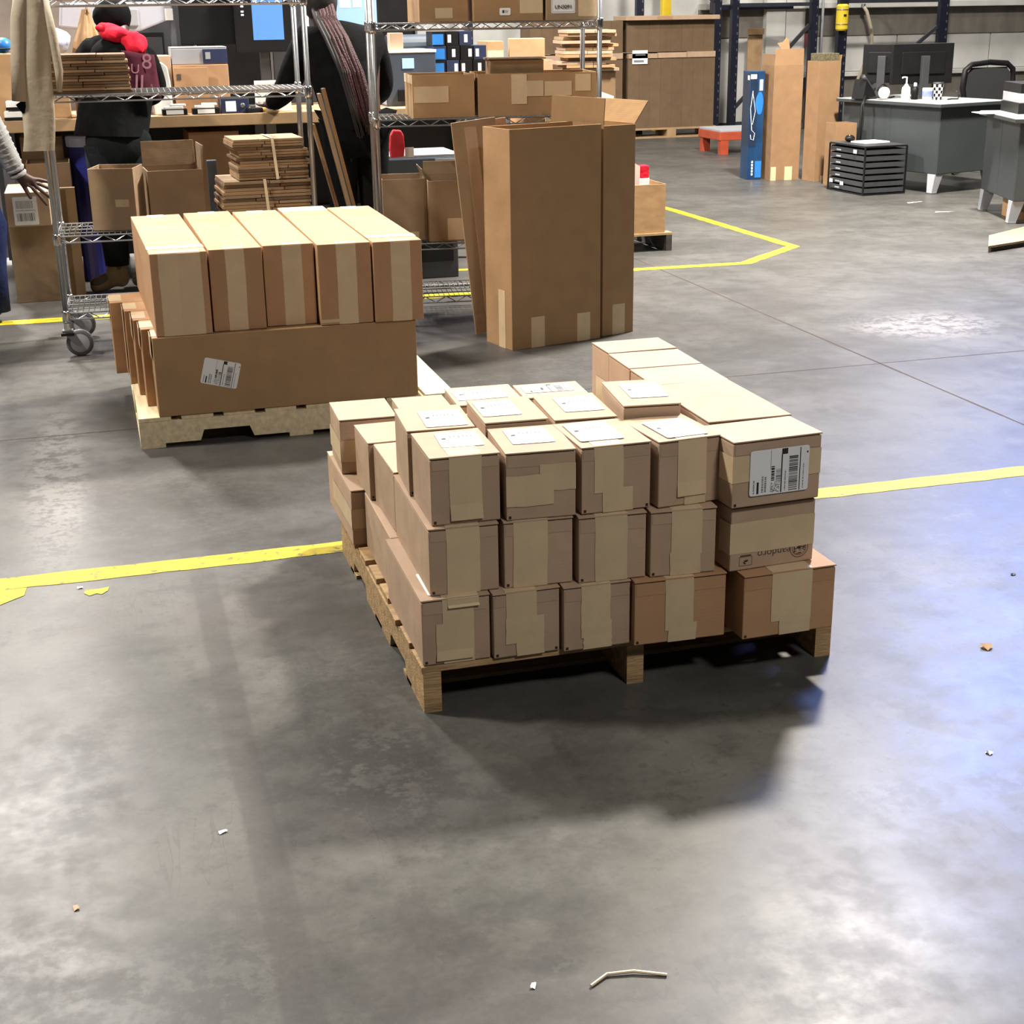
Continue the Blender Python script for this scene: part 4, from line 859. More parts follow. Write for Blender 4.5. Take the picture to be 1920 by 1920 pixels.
carton('taller pale-edged carton behind the bench, second from the ink cartons', G, 3.155, 11.0, 0, -.25, .27, .3, 1.325, KRAFT2, lid=False, flap=False)
r = thing('cup', 'white cup standing behind the small flat carton on the right shelving', 'cup', (3.55, 11.6, 1.152)); MB().lathe([(.036,0),(.044,.12)], (0,0,0), 18).build('cup_wall', PAPER, r); MB().lathe([(.040,.115),(.046,.122),(.040,.126)], (0,0,0), 18).build('rim', WHITE, r)
carton('carton behind the bench carrying the white cup', G, 3.46, 11.5, 0, 0, .20, .3, 1.15, KRAFT4, lid=False, flap=False)

# ---------------------------------------------------------------- pallet racking
def upright(label, x0, x1, y, H, braces, topz=None, w=.095):
    r = thing('pallet_racking', label, 'rack', ((x0+x1)/2, y, 0), 0, 'navy pallet rack frames'); a = (x1-x0)/2
    for sx in (-a, a):
        p = MB(); p.box(sx-w/2, sx+w/2, -.04, -.034, .006, H); p.box(sx-w/2, sx-w/2+.006, -.034, .04, .006, H); p.box(sx+w/2-.006, sx+w/2, -.034, .04, .006, H)
        p = p.build('post', RACK, r)
        h = MB(); n = int(H/.10)
        for i in range(2, n): h.box(sx+w*.22, sx+w*.36, -.0415, -.0400, i*.10, i*.10+.03)
        tag(h.build('slot_row', STEEL, p), kind='stuff')
        MB().box(sx-.07, sx+.07, -.06, .06, 0, .006).build('foot_plate', RACK, r)
    for (u0, z0, u1, z1) in braces:
        pa, pb = Vector((-a+2*a*u0, 0, z0)), Vector((-a+2*a*u1, 0, z1)); d = (pb-pa).normalized(); n = Vector((-d.z, 0, d.x))*.022
        mb = MB(); vs = [pa-n, pb-n, pb+n, pa+n]; mb.add([v+Vector((0,-.018,0)) for v in vs]+[v+Vector((0,.018,0)) for v in vs], [(0,1,2,3),(7,6,5,4),(0,4,5,1),(1,5,6,2),(2,6,7,3),(3,7,4,0)])
        mb.build('brace', RACKB, r)
    return r
upright('navy rack frame in front of the huge brown cartons, with one diagonal brace', 6.80, 7.85, 17.8, 3.0, [(.05,.36,.95,1.40),(.95,1.60,.05,2.5),(.0,.08,1,.08)])
upright('navy rack frame right of the huge cartons, its brace passing behind the blue box', 8.09, 9.20, 17.8, 3.0, [(.04,.30,.95,1.30),(0,1.555,1,1.555),(0,.10,1,.10)])
upright('navy rack frame behind the desk with the two monitors', 9.61, 11.09, 17.8, 3.0, [(.10,.30,.95,1.25),(0,1.58,1,1.58)], w=.125)
upright('navy rack frame at the left of the huge cartons, seen through the right shelving', 4.70, 5.82, 18.2, 3.0, [(.05,.5,.95,1.40),(.95,1.6,.05,2.4)])
r = thing('rack_beam', 'dark rack beam running high between the rack frames', 'beam', (7.97, 17.95, 0)); MB().box(-.12,1.0,-.03,.03,1.50,1.56).build('beam_body', RACK, r, bevel=.004); MB().box(-.14,-.12,-.045,.045,1.46,1.60).build('end_plate', RACK, r)
r = thing('post_guard', 'yellow plastic guard clipped round the rack post by the desk', 'guard', (9.555, 17.70, 1.225)); MB().lathe([(.060,0),(.078,.02),(.078,.30),(.060,.325)], (0,0,0), 16).build('guard_shell', YELP, r, smooth=False)
for zz in (.07, .25): MB().lathe([(.080,0),(.081,.006),(.080,.012)], (0,0,zz), 16).build('strap', STEEL, r)
MB().box(-.02,.02,-.0795,-.078,.17,.20).build('mark', INK, r)

def big_pallet(label, x0, x1, y0, y1):
    r = thing('pallet', label, 'pallet', ((x0+x1)/2, (y0+y1)/2, 0), 0, 'pallets under the huge cartons'); w, d = x1-x0, y1-y0
    for k in range(3): 
        for q in range(3): MB().box(-w/2+k*(w-.12)/2, -w/2+k*(w-.12)/2+.12, -d/2+q*(d-.12)/2, -d/2+q*(d-.12)/2+.12, .018, .10).build('block', PLY, r)
    for k in range(3): MB().box(-w/2, w/2, -d/2+k*(d-.12)/2, -d/2+k*(d-.12)/2+.12, .10, .125).build('deck_board', PLY, r); MB().box(-w/2, w/2, -d/2+k*(d-.12)/2, -d/2+k*(d-.12)/2+.12, 0, .018).build('bottom_board', PLY, r)
big_pallet('worn pallet under the huge cartons, right', 6.46, 7.66, 17.30, 17.70); big_pallet('worn pallet under the huge cartons, left', 5.20, 6.40, 17.30, 17.70)
G = 'huge cartons on pallets behind the rack frame'
def huge(label, x0, x1, z0, z1, m, seed):
    r = thing('bulk_carton', label, 'carton', ((x0+x1)/2, 17.5, z0), 0, G); w = x1-x0; h = z1-z0; rs = random.Random(seed)
    n = 8
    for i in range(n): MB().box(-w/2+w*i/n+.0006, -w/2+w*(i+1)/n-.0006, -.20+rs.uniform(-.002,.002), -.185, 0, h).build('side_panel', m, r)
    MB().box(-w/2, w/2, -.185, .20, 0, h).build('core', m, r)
    return r
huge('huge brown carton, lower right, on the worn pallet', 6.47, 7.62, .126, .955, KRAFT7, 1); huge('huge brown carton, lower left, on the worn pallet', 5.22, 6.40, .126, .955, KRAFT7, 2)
for i, (a, b) in enumerate(((6.47, 7.62), (5.22, 6.40))):
    r = thing('sheet', ('pale board between the two right huge cartons', 'pale board between the two left huge cartons')[i], 'cardboard', ((a+b)/2, 17.5, .956)); 
    for k in range(3): MB().box(-(b-a)/2+(b-a)*k/3+.003, -(b-a)/2+(b-a)*(k+1)/3-.003, -.215, .20, 0, .055+.006*k).build('board', KRAFT, r)
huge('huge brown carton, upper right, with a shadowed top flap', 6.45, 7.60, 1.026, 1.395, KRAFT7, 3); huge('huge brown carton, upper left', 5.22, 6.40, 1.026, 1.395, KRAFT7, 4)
r = thing('sheet', 'pale tan board lying on top of the upper right huge carton', 'cardboard', (7.0, 17.45, 1.397)); MB().box(-.60,.62,-.26,.2,0,.05).build('board', KRAFT, r, bevel=.004); MB().box(-.2,.0,-.262,-.26,.005,.045).build('edge_tape', KRAFT2, r)
r = thing('sheet', 'white paper sheet taped on the huge carton left of the rack frame', 'paper', (6.62, 17.288, .89)); MB().box(-.10,.10,-.003,0,0,.16).build('paper', PAPER, r); mb = MB(); mb.box(-.08,.05,-.0045,-.003,.02,.045); mb.box(-.06,.07,-.0045,-.003,.10,.11); mb.build('print', GINK, r)
r = thing('yellow_post', 'yellow post behind the huge cartons near the top edge', 'post', (7.35, 18.3, 0)); MB().box(-.06,.06,-.05,.05,0,2.2).build('post_body', YELP, r, bevel=.01); MB().box(-.12,.12,-.11,.11,0,.02).build('base_plate', YELP, r)

# wall fittings
r = thing('pillar', 'white boxed wall pillar behind the brown plank', 'pillar', (9.20, 18.86, 0)); MB().box(-.18,.10,-.06,.06,0,3.0).build('face_board', WALLW, r, bevel=.006); MB().box(.115,.40,-.05,.06,0,3.0).build('face_board', WALLW, r, bevel=.006)
r = thing('plank', 'brown plank standing against the white wall behind the tall carton', 'plank', (8.77, 18.60, 0)); MB().box(-.105,.105,0,.03,0,1.25).build('plank_face', PLY, r, bevel=.004); MB().box(-.115,.115,-.02,.0,1.18,1.26).build('cross_cleat', KRAFT3, r)
r = thing('conduit', 'grey conduit pipe running up the wall beside the red alarm', 'pipe', (9.70, 18.68, 0)); MB().tube([(0,0,0),(0,0,3)], .025, 10).build('pipe', GREYP, r, smooth=True); MB().box(-.04,.04,-.03,.05,1.35,1.38).build('clamp', STEEL, r); MB().tube([(.10,.02,0),(.10,.02,3)], .018, 8).build('pipe', GREYP, r, smooth=True)
r = thing('fire_alarm', 'small red alarm box on the wall pipe', 'alarm', (9.612, 18.66, 1.02)); MB().box(-.06,.06,-.05,.05,0,.16).build('alarm_body', mat('alarm_red', (.20,.015,.02), .5, 0, .1, 8), r, bevel=.01); MB().box(-.035,.0,-.053,-.05,.06,.12).build('white_mark', WHITE, r)
r = thing('cable', 'pale hose hanging down the wall left of the two monitors', 'hose', (10.36, 18.6, 0)); MB().tube([(.02,.05,1.52),(.05,0,1.45),(.13,-.02,1.20),(.16,0,.98),(.08,0,.80),(-.02,0,.58),(-.05,.02,.3)], .024, 8).build('hose_body', CANVAS, r, smooth=True); MB().lathe([(.03,0),(.03,.05)], (.02,.05,1.50), 10).build('fitting', STEEL, r)

# orange platform, blue box and tall cartons in the middle distance
r = thing('floor_scale', 'orange steel platform scale on the floor behind the blue box', 'scale', (7.05, 15.25, 0)); MB().box(-.38,.42,-.30,.30,.15,.24).build('frame', ORANGE, r, bevel=.008); MB().box(-.37,.41,-.29,.29,.241,.262).build('deck_plate', GREYP, r, bevel=.002)
for xx in (-.32, .36):
    for yy in (-.26, .24): MB().box(xx-.045, xx+.045, yy-.04, yy+.04, 0, .15).build('foot', ORANGE, r)
r = thing('blue_carton', 'tall glossy blue and navy box with white corner mark beside the tall brown carton', 'box', (5.905, 12.60, 0), -.14)
MB().box(0,.140,0,.22,0,.972).build('box_body', BLUED, r, bevel=.003); MB().box(-.0014,0,.01,.21,.33,.955).build('navy_panel', BLUED2, r); MB().box(.004,.075,-.001,0,.30,.955).build('navy_panel', BLUED2, r)
MB().box(.005,.062,-.0018,-.001,.905,.945).build('white_mark', WHITE, r); MB().box(-.0022,-.0014,.01,.07,.895,.935).build('white_mark', WHITE, r)
MB().blob((.098,-.001,.69), (.036,.0012,.10), 14, 8, .1, 3).build('blue_spot', BLUEM, r); MB().box(.075,.136,-.0013,0,.02,.17).build('blue_spot', BLUEM, r); MB().box(.09,.125,-.0013,0,.80,.90).build('grey_mark', GREYP, r)
MB().tube([(.030,-.004,.80),(.012,-.004,.64),(.030,-.004,.45),(.060,-.004,.42),(.050,-.004,.36),(.025,-.004,.37),(.02,-.004,.41)], .003, 5).build('white_outline', PAPER, r); MB().tube([(.03,-.004,.78),(.058,-.004,.62),(.035,-.004,.5)], .0024, 5).build('white_outline', PAPER, r)
for k in range(5): MB().box(.04,.056,-.0014,0,.04+.028*k,.06+.028*k).build('white_mark', PAPER, r)
open_carton('tall brown carton with raised flaps standing between the blue box and its twin', 'two tall cartons by the desk', 6.075, 12.46, 0, -.06, .285, .30, 1.02, KRAFT6, flaps=[('F',.145,-3),('L',.10,-5)], patches=[('front',.02,.2,0,.12),('front',.50,.76,0,.12)])
r = thing('torn_flap', 'torn cardboard piece poking out of the top of the tall brown carton', 'cardboard', (6.26, 12.66, .50)); MB().prism([(-.03,0),(.05,0),(.06,.66),(.045,.74),(.02,.76),(-.01,.72),(-.07,.71),(-.03,.66)], lambda a, b: (a, 0, b), lambda a, b: (a, .006, b)).build('board', KRAFT2, r); MB().box(-.02,.04,-.003,0,.60,.62).build('crease', KRAFT3, r)
open_carton('right twin of the tall brown cartons, dark honeycomb packing showing at its top', 'two tall cartons by the desk', 6.395, 12.20, 0, .12, .225, .20, 1.06, KRAFT6, flaps=[('R',.05,12)], patches=[('front',.3,.8,0,.05)])
r = thing('honeycomb_pad', 'dark olive honeycomb packing pad in the top of the right tall carton', 'packing', (6.497, 12.312, .70), .12)
for i in range(4):
    MB().box(-.095+.048*i, -.095+.048*i+.045, -.085, .085, .0, .425).build('pad_block', mat('olive_board', (.10,.085,.045), .9, 0, .5, 60), r, bevel=.003)
# black wire tray stack
r = thing('tray_rack', 'black metal document tray rack standing on the floor before the desk', 'tray rack', (6.281, 11.10, 0), .068); w, d, h = .41, .55, .40
f = MB()
for xx in (0, w):
    for yy in (0, d): f.box(xx-.006, xx+.006, yy-.006, yy+.006, 0, h)
for zz in (.006, h):
    for yy in (0, d): f.box(0, w, yy-.005, yy+.005, zz-.006, zz+.006)
    for xx in (0, w): f.box(xx-.005, xx+.005, 0, d, zz-.006, zz+.006)
f.build('frame', BLACK, r); MB().box(0, w, 0, d, h, h+.010).build('top_sheet', BLACK2, r, bevel=.002)
for k in range(7):
    z = .02 + k*.053; t = MB(); t.box(.01, w-.01, .006, d-.01, z, z+.004); t.box(.01, w-.01, .004, .008, z, z+.036); t.box(.006, .010, .006, d-.01, z, z+.038); t.box(w-.010, w-.006, .006, d-.01, z, z+.038); t.box(.01, w-.01, d-.014, d-.010, z, z+.046)
    t = t.build('tray', BLACK2, r); 
    if k in (0, 2, 4, 5): MB().box(.12,.36,.02,d-.05,z+.0045,z+.012).build('paper', PAPER if k == 0 else GREYP, t)
    MB().box(.0045,.006, .38, .45, z+.008, z+.02).build('tab', GREYP, t)
for (u, zz) in ((.12,.37),(.30,.09),(.47,.10)): MB().box(-.0075,-.006, u, u+.05, zz-.03, zz).build('white_tag', PAPER, r)
r = thing('notebook', 'white folder lying on top of the black tray rack', 'folder', (6.50, 11.40, .411), .2); MB().box(-.14,.12,-.10,.10,0,.012).build('cover', PAPER, r, bevel=.002); MB().box(-.14,.115,-.095,.095,.004,.008).build('pages', GREYP, r)
r = thing('scanner', 'small black device with shiny spots on the tray rack', 'device', (6.36, 11.52, .411)); MB().blob((0,0,.03), (.045,.04,.03), 14, 8, .06, 2).build('body', BLACK, r, smooth=True); MB().lathe([(.012,0),(.010,.005)], (-.01,-.02,.055), 12).build('button', CHROME, r)
open_carton('small open carton with cables standing behind the black tray rack', None, 6.375, 11.80, .0, -.02, .20, .20, .545, KRAFT6)

# ---------------------------------------------------------------- desks
def desk(label, x, y, rz, w, d, h, seam):
    r = thing('desk', label, 'desk', (x, y, 0), rz)
    pf = [(0,0),(w,0),(w,d),(0,d)]
    MB().box(0,w,0,d,h-.032,h).build('desk_top', DESKT, r, bevel=.006); MB().box(-.004,w+.004,-.004,d+.004,h-.03,h-.004).build('edge_band', DESK, r, bevel=.002)
    MB().box(.05,w-.05,.04,d-.04,.165,h-.033).build('pedestal', DESK, r, bevel=.004)
    MB().box(.0485,.05,.05,seam-.004,.17,h-.05).build('side_panel', DESK, r); MB().box(.0485,.05,seam+.004,d-.05,.17,h-.05).build('side_panel', DESK, r)
    MB().box(.06,w*.5-.003,.0385,.04,.17,h-.05).build('front_panel', DESK, r); MB().box(w*.5+.003,w-.06,.0385,.04,.17,h-.05).build('front_panel', DESK, r)
    for (px, py) in ((.09,.09),(w-.09,.09),(.09,d-.09),(w-.09,d-.09)):
        mb = MB(); a, b = .045, .028; sx = -1 if px < w/2 else 1
        vs = [(px-a,py-a,.165),(px+a,py-a,.165),(px+a,py+a,.165),(px-a,py+a,.165)]; q = [(px+sx*.03-b,py-b,0),(px+sx*.03+b,py-b,0),(px+sx*.03+b,py+b,0),(px+sx*.03-b,py+b,0)]
        mb.add(vs+q, [(0,1,2,3),(7,6,5,4),(0,4,5,1),(1,5,6,2),(2,6,7,3),(3,7,4,0)]); l = mb.build('leg', GREYP, r); MB().box(px+sx*.03-.032,px+sx*.03+.032,py-.032,py+.032,0,.012).build('foot_cap', CHROME, l)
    return r
d1 = desk('grey metal desk with two black monitors', 6.84, 10.90, .24, .80, 1.26, .745, .62)
d2 = desk('grey metal desk at the right edge carrying a black printer', 6.36, 9.16, -.305, 1.5, .90, .750, .45)
ZD = .7455
def d1p(u, v): return (6.84+cos(.24)*u-sin(.24)*v, 10.90+sin(.24)*u+cos(.24)*v)
def screen_back(label, x, y, rz, w, h, z0):
    r = thing('monitor', label, 'monitor', (x, y, ZD), rz, 'desk monitors seen from behind'); 
    MB().box(-w/2,w/2,-.02,.02,z0-ZD,z0-ZD+h).build('housing', BLACK, r, bevel=.006); MB().box(-w*.36,w*.36,-.035,-.02,z0-ZD+h*.25,z0-ZD+h*.8).build('back_shell', BLACK, r, bevel=.008)
    MB().box(-.035,.035,-.075,-.036,.01,z0-ZD+h*.7).build('stand_column', BLACK2, r, bevel=.004); MB().box(-.11,.11,-.13,.06,0,.012).build('stand_base', BLACK2, r, bevel=.004)
    return r
screen_back('wide black monitor seen from behind on the desk, right of the soap bottle', 7.13, 11.72, .0, .60, .34, .865); screen_back('black monitor on the desk, half hidden left behind the wide one', 6.90, 11.98, -.75, .36, .33, .87)
r = thing('soap_bottle', 'white pump bottle standing on the desk in front of the monitors', 'bottle', (6.862, 11.50, ZD)); MB().lathe([(.036,0),(.038,.01),(.038,.08),(.034,.105),(.016,.125),(.014,.135)], (0,0,0), 20).build('bottle_body', WHITE, r, smooth=True); MB().tube([(0,0,.135),(0,0,.19),(-.03,0,.192),(-.045,0,.185)], .007, 8).build('pump', WHITE, r); MB().box(-.018,.018,-.0395,-.038,.02,.07).build('label', GREYP, r)
r = thing('spray_bottle', 'small black bottle with a white cap between the pump bottle and the cup', 'bottle', (6.985, 11.56, ZD)); MB().lathe([(.03,0),(.03,.09),(.015,.11)], (0,0,0), 18).build('bottle_body', BLACK, r, smooth=True); MB().lathe([(.014,.11),(.014,.135),(.008,.14)], (0,0,0), 14).build('cap', WHITE, r)
r = thing('tub', 'white tub with a blue label on the desk', 'tub', (7.035, 11.44, ZD)); MB().lathe([(.04,0),(.043,.10)], (0,0,0), 20).build('tub_body', WHITE, r, smooth=False); MB().lathe([(.0432,.03),(.0442,.075)], (0,0,0), 20).build('blue_label', mat('label_blue', (.18,.22,.55), .5, 0, .2, 40), r)
r = thing('checked_cup', 'black and white checked tumbler on the desk', 'cup', (7.125, 11.42, ZD)); n = 12; mb = MB()
for j in range(5):
    for i in range(n):
        a, b = 2*pi*i/n, 2*pi*(i+1)/n; ra = .036+.002*j; rb = .036+.002*(j+1); z0, z1 = .026*j, .026*(j+1); mb.quad((ra*cos(a),ra*sin(a),z0),(ra*cos(b),ra*sin(b),z0),(rb*cos(b),rb*sin(b),z1),(rb*cos(a),rb*sin(a),z1), (i+j) % 2)
mb.build('tumbler_wall', [WHITE, BLACK], r); MB().lathe([(.046,.130),(.048,.135),(.044,.146)], (0,0,0), 18).build('lid', BLACK2, r, smooth=False)
r = thing('desk_phone', 'black desk telephone at the left end of the desk', 'telephone', (6.665, 11.86, ZD), .3); MB().prism([(-.09,0),(.09,0),(.05,.06),(-.06,.17)], lambda a, b: (a, -.07, b), lambda a, b: (a, .07, b)).build('base', BLACK, r, bevel=.006); MB().tube([(-.085,-.05,.19),(-.05,-.05,.17),(.03,-.05,.09),(.06,-.05,.08)], [.024,.016,.016,.024], 10).build('handset', BLACK2, r, smooth=True)
r = thing('headset', 'white round headset lying beside the telephone', 'headset', (6.755, 11.68, ZD)); MB().lathe([(.03,-.02),(.05,-.015),(.05,.015),(.03,.02)], (0,0,.055), 18, Matrix.Rotation(pi/2,4,'X')).build('ear_cup', WHITE, r, smooth=True); MB().tube([(.05*cos(a*.3), .03, .06+.065*sin(a*.3)) for a in range(11)], .006, 8).build('headband', BLACK, r, smooth=True)
r = thing('cable_tangle', 'black cables hanging from the desk down to the floor', 'cable', (6.612, 11.765, 0)); MB().tube([(.03,.06,.757),(-.0,-.02,.77),(-.045,-.05,.70),(-.05,-.05,.5),(-.06,-.05,.3),(-.07,-.06,.02)], .012, 8).build('cable', BLACK, r, smooth=True); MB().tube([(.06,.02,.76),(-.03,-.05,.74),(-.03,-.06,.55),(-.04,-.06,.44),(-.05,-.05,.38)], .005, 6).build('cable', BLACK, r, smooth=True); MB().tube([(.16,-.02,.757),(.08,-.07,.765),(.03,-.02,.757),(.06,.04,.758)], .006, 6).build('cable', BLACK, r, smooth=True)
r = thing('cable', 'thin dark cable looping beside the checked tumbler', 'cable', (7.24, 11.36, ZD)); MB().tube([(-.05,0,.005),(0,.02,.006),(.05,.0,.006),(.06,.0,.03),(.045,.01,.06)], .006, 6).build('cable_body', BLACK, r, smooth=True); MB().lathe([(.009,0),(.009,.016)], (.042,.012,.058), 10).build('plug', BLACK2, r)
# office chair
r = thing('office_chair', 'black office chair with a mesh back behind the desk', 'chair', (8.10, 12.15, 0), .1)
pts = [(-.25,0,.66),(-.285,0,.80),(-.27,0,.95),(-.20,0,1.0),(0,0,1.015),(.20,0,1.0),(.27,0,.95),(.285,0,.80),(.25,0,.66),(0,.0,.62),(-.25,0,.66)]
MB().tube(pts, .026, 8, cap=False).build('back_frame', BLACK, r, smooth=True); MB().prism([(-.24,.67),(.24,.67),(.26,.90),(.2,.97),(-.2,.97),(-.26,.90)], lambda a, b: (a, .0, b), lambda a, b: (a, .006, b)).build('back_mesh', MESHF, r)
MB().box(-.25,.25,.03,.52,.44,.52).build('seat', BLKF, r, bevel=.03); MB().tube([(0,.25,.10),(0,.25,.44)], .03, 12).build('gas_lift', BLACK2, r); MB().box(-.03,.03,-.01,.10,.46,.66).build('back_bar', BLACK, r)
for k in range(5):
    a = 2*pi*k/5; s_ = MB().tube([(0,.25,.12),(.28*cos(a),.25+.28*sin(a),.07)], [.024,.016], 8).build('base_leg', BLACK, r); MB().lathe([(.028,-.02),(.028,.02)], (.28*cos(a),.25+.28*sin(a),.028), 12, Matrix.Rotation(pi/2,4,'X')).build('wheel', BLACK2, s_)
# printer on the right desk
r = thing('printer', 'black and grey printer standing on the right desk', 'printer', (6.88, 9.66, .7505), -.305); MB().box(-.20,.22,-.20,.24,0,.075).build('paper_tray', BLACK, r, bevel=.004); MB().box(-.19,.22,-.19,.24,.076,.145).build('body', GREYP, r, bevel=.003); MB().box(-.19,.22,-.19,.24,.146,.215).build('scanner_lid', BLACK, r, bevel=.004); MB().box(-.11,-.085,-.1925,-.19,.095,.125).build('white_label', WHITE, r); MB().box(-.192,-.19,-.10,-.07,.095,.125).build('white_label', WHITE, r)
r = thing('sheet', 'white sheet of paper at the corner of the right desk', 'paper', (6.53, 9.74, .7505), -.2); MB().box(-.10,.10,-.10,.10,0,.004).build('paper', WHITE, r); MB().box(-.09,.09,-.09,.09,.0042,.006).build('paper', PAPER, r)
carton('brown carton on the floor under the right desk, beside its leg', None, 6.58, 9.36, 0, -.25, .20, .3, .155, KRAFT3, lid=False, flap=False)
r = thing('plywood_sheet', 'plywood sheet lying on the floor at the right edge', 'plywood', (5.535, 8.135, 0), -.0); pf = [(0,0),(1.3,.45),(1.3,1.0),(.27,.40)]
MB().prism(pf, lambda a, b: (a, b, .030), lambda a, b: (a, b, .044)).build('ply_face', PLY, r); MB().prism([(.05,.04),(1.2,.44),(1.2,.5),(.1,.1)], lambda a, b: (a, b, 0), lambda a, b: (a, b, .029)).build('batten', WOODE, r)
scrap(6.45, 10.55, .16, .03, .2, 'long white paper shred on the floor near the right desk leg', PAPER); scrap(6.35, 9.95, .15, .02, -.3, 'white paper strip on the floor in front of the right desk', PAPER)

# ---------------------------------------------------------------- people
BE = [('hip','waist'),('waist','chest'),('chest','neck'),('neck','head'),('head','crown'),('chest','shL'),('shL','elL'),('elL','wrL'),('chest','shR'),('shR','elR'),('elR','wrR'),
      ('hip','hpL'),('hpL','knL'),('knL','anL'),('anL','toL'),('hip','hpR'),('hpR','knR'),('knR','anR'),('anR','toR')]
def hand(J, E, tag_, wr, d, side, L=.17, curl=.25, spread=.22, thumb=1):
    """adds a palm and five fingers to skeleton J,E.  d: direction of the hand, side: across the palm towards the thumb"""
    d = Vector(d).normalized(); s = Vector(side); s = (s - d*s.dot(d)).normalized(); n = d.cross(s); w = Vector(J[wr][:3])
    pk = tag_+'palm'; J[pk] = (*(w+d*L*.25), (.030, .020)); E.append((wr, pk))
    for i, (off, ln) in enumerate(((.030,.46),(.010,.52),(-.011,.48),(-.030,.38))):
        kn = w + d*L*(.50-.03*abs(i-1)) + s*off; dd = (d + s*(off*spread/.03)).normalized()
        pr = pk
        for q, (t, r_) in enumerate(((0,.0115),(.45,.0095),(.78,.0085),(1.0,.0070))):
            p = kn + dd*L*ln*t - n*thumb*L*ln*curl*t*t; k = '%sf%d%d' % (tag_, i, q); J[k] = (*p, r_); E.append((pr, k)); pr = k
    pr = pk
    for q, (t, r_) in enumerate(((.12,.014),(.40,.0115),(.62,.009))):
        p = w + d*L*(.14+t*.62) + s*(.026+t*.085) - n*thumb*L*.10*t; k = '%st%d' % (tag_, q); J[k] = (*p, r_); E.append((pr, k)); pr = k
def scaled(J, keys, add, mul=1.0):
    o = {}
    for k in keys:
        x, y, z, r_ = J[k]; r_ = r_[0] if isinstance(r_, tuple) else r_; o[k] = (x, y, z, r_*mul+add)
    return o
def edges_in(E, keys): return [(a, b) for a, b in E if a in keys and b in keys]
def head_bits(p, c, face, hair_m, hairlen=0):
    """nose and ears as small parts of the figure's hair/cap layer are left to the skin; this is the hair cap"""
    f = Vector(face).normalized(); M_ = Matrix.Rotation(math.atan2(f.y, f.x)-pi/2, 4, 'Z')
    mb = MB().blob(Vector(c)-f*.018+Vector((0,0,.018)), (.088,.105,.115), 20, 12, .03, 3, M_); return mb.build('hair', hair_m, p, smooth=True)
def face_nodes(J, E, face):
    f = Vector(face).normalized(); s = Vector((-f.y, f.x, 0)); h = Vector(J['head'][:3])
    J['nose'] = (*(h+f*.105+Vector((0,0,.0))), .012); J['chin'] = (*(h+f*.075-Vector((0,0,.085))), .028); E += [('head','nose'), ('head','chin')]
    for k, q in (('earL',1),('earR',-1)): J[k] = (*(h+s*q*.085-f*.01), .013); E.append(('head', k))
def eyes(p, J, face):
    f = Vector(face).normalized(); s = Vector((-f.y, f.x, 0)); h = Vector(J['head'][:3])
    for q in (1, -1): MB().blob(h+f*.088+s*q*.032+Vector((0,0,.022)), (.012,.012,.009), 10, 6).build('eye', WHITE, p, smooth=True)
    MB().blob(h+f*.092-Vector((0,0,.045)), (.026,.012,.007) if abs(f.y) > .5 else (.012,.026,.007), 12, 6).build('mouth', REDM, p, smooth=True)

# person in the red hood, bending over the bench
P1 = thing('person', 'person in a black top, red hood and tan boots bending over the bench', 'person', (0, 0, 0))
J = dict(hip=(.185,8.66,.93,.125), waist=(.195,8.67,1.06,.12), chest=(.235,8.74,1.26,.135), neck=(.245,8.82,1.41,.055), head=(.225,8.90,1.515,.088), crown=(.22,8.92,1.585,.062),
    shL=(.075,8.78,1.345,.062), elL=(-.02,8.90,1.20,.046), wrL=(.02,9.06,1.055,.030), shR=(.385,8.78,1.315,.062), elR=(.435,8.88,1.10,.046), wrR=(.33,9.04,1.05,.030),
    hpL=(.095,8.66,.88,.092), knL=(.09,8.65,.49,.062), anL=(.105,8.70,.10,.046), toL=(-.06,8.68,.05,.038), hpR=(.275,8.66,.88,.092), knR=(.28,8.66,.49,.062), anR=(.285,8.72,.10,.046), toR=(.20,8.86,.05,.038))
E = list(BE); hand(J, E, 'l', 'wrL', (.25,.9,-.15), (1,0,0), .17); hand(J, E, 'r', 'wrR', (-.2,.9,-.1), (-1,0,0), .17, thumb=-1); face_nodes(J, E, (-.25,1,0))
skin('body', J, E, SKIN, P1); eyes(P1, J, (-.25,1,0))
K = ('waist','chest','neck','shL','elL','wrL','shR','elR','wrR','hip'); T = scaled(J, K, .014, 1.08); T['neck'] = (*J['neck'][:3], .065); T['hip'] = (.185,8.66,.88,.178); T['waist'] = (.195,8.67,1.06,.172); T['chest'] = (*J['chest'][:3],.172); skin('black_top', T, edges_in(BE, K), BLKF, P1)
K = ('hip','hpL','knL','anL','hpR','knR','anR'); pass
mb = MB().blob((.185,8.655,.84), (.185,.135,.16), 22, 12, .02, 7)
for q in 'LR': mb.tube([(*J['hp'+q][:2],.84), (J['kn'+q][0],J['kn'+q][1],.50), (J['an'+q][0],J['an'+q][1],.28), (J['an'+q][0],J['an'+q][1],.16)], [.108,.088,.075,.068], 14)
mb.build('trousers', CHARF, P1, smooth=True)
for s_ in 'LR':
    q = J['an'+s_]; t = J['to'+s_]; skin('boot', dict(a=(q[0],q[1],.26,.058), b=(q[0],q[1],.11,.050), c=((q[0]+t[0])/2,(q[1]+t[1])/2,.052,.044), d=(t[0],t[1],.040,.036), e=(q[0]+(q[0]-t[0])*.3,q[1]+(q[1]-t[1])*.3,.045,.038)), [('a','b'),('b','c'),('c','d'),('b','e')], BOOT, P1)
MB().blob((.225,8.89,1.525), (.105,.115,.105), 20, 12, .04, 3).build('black_cap', BLKF, P1, smooth=True)
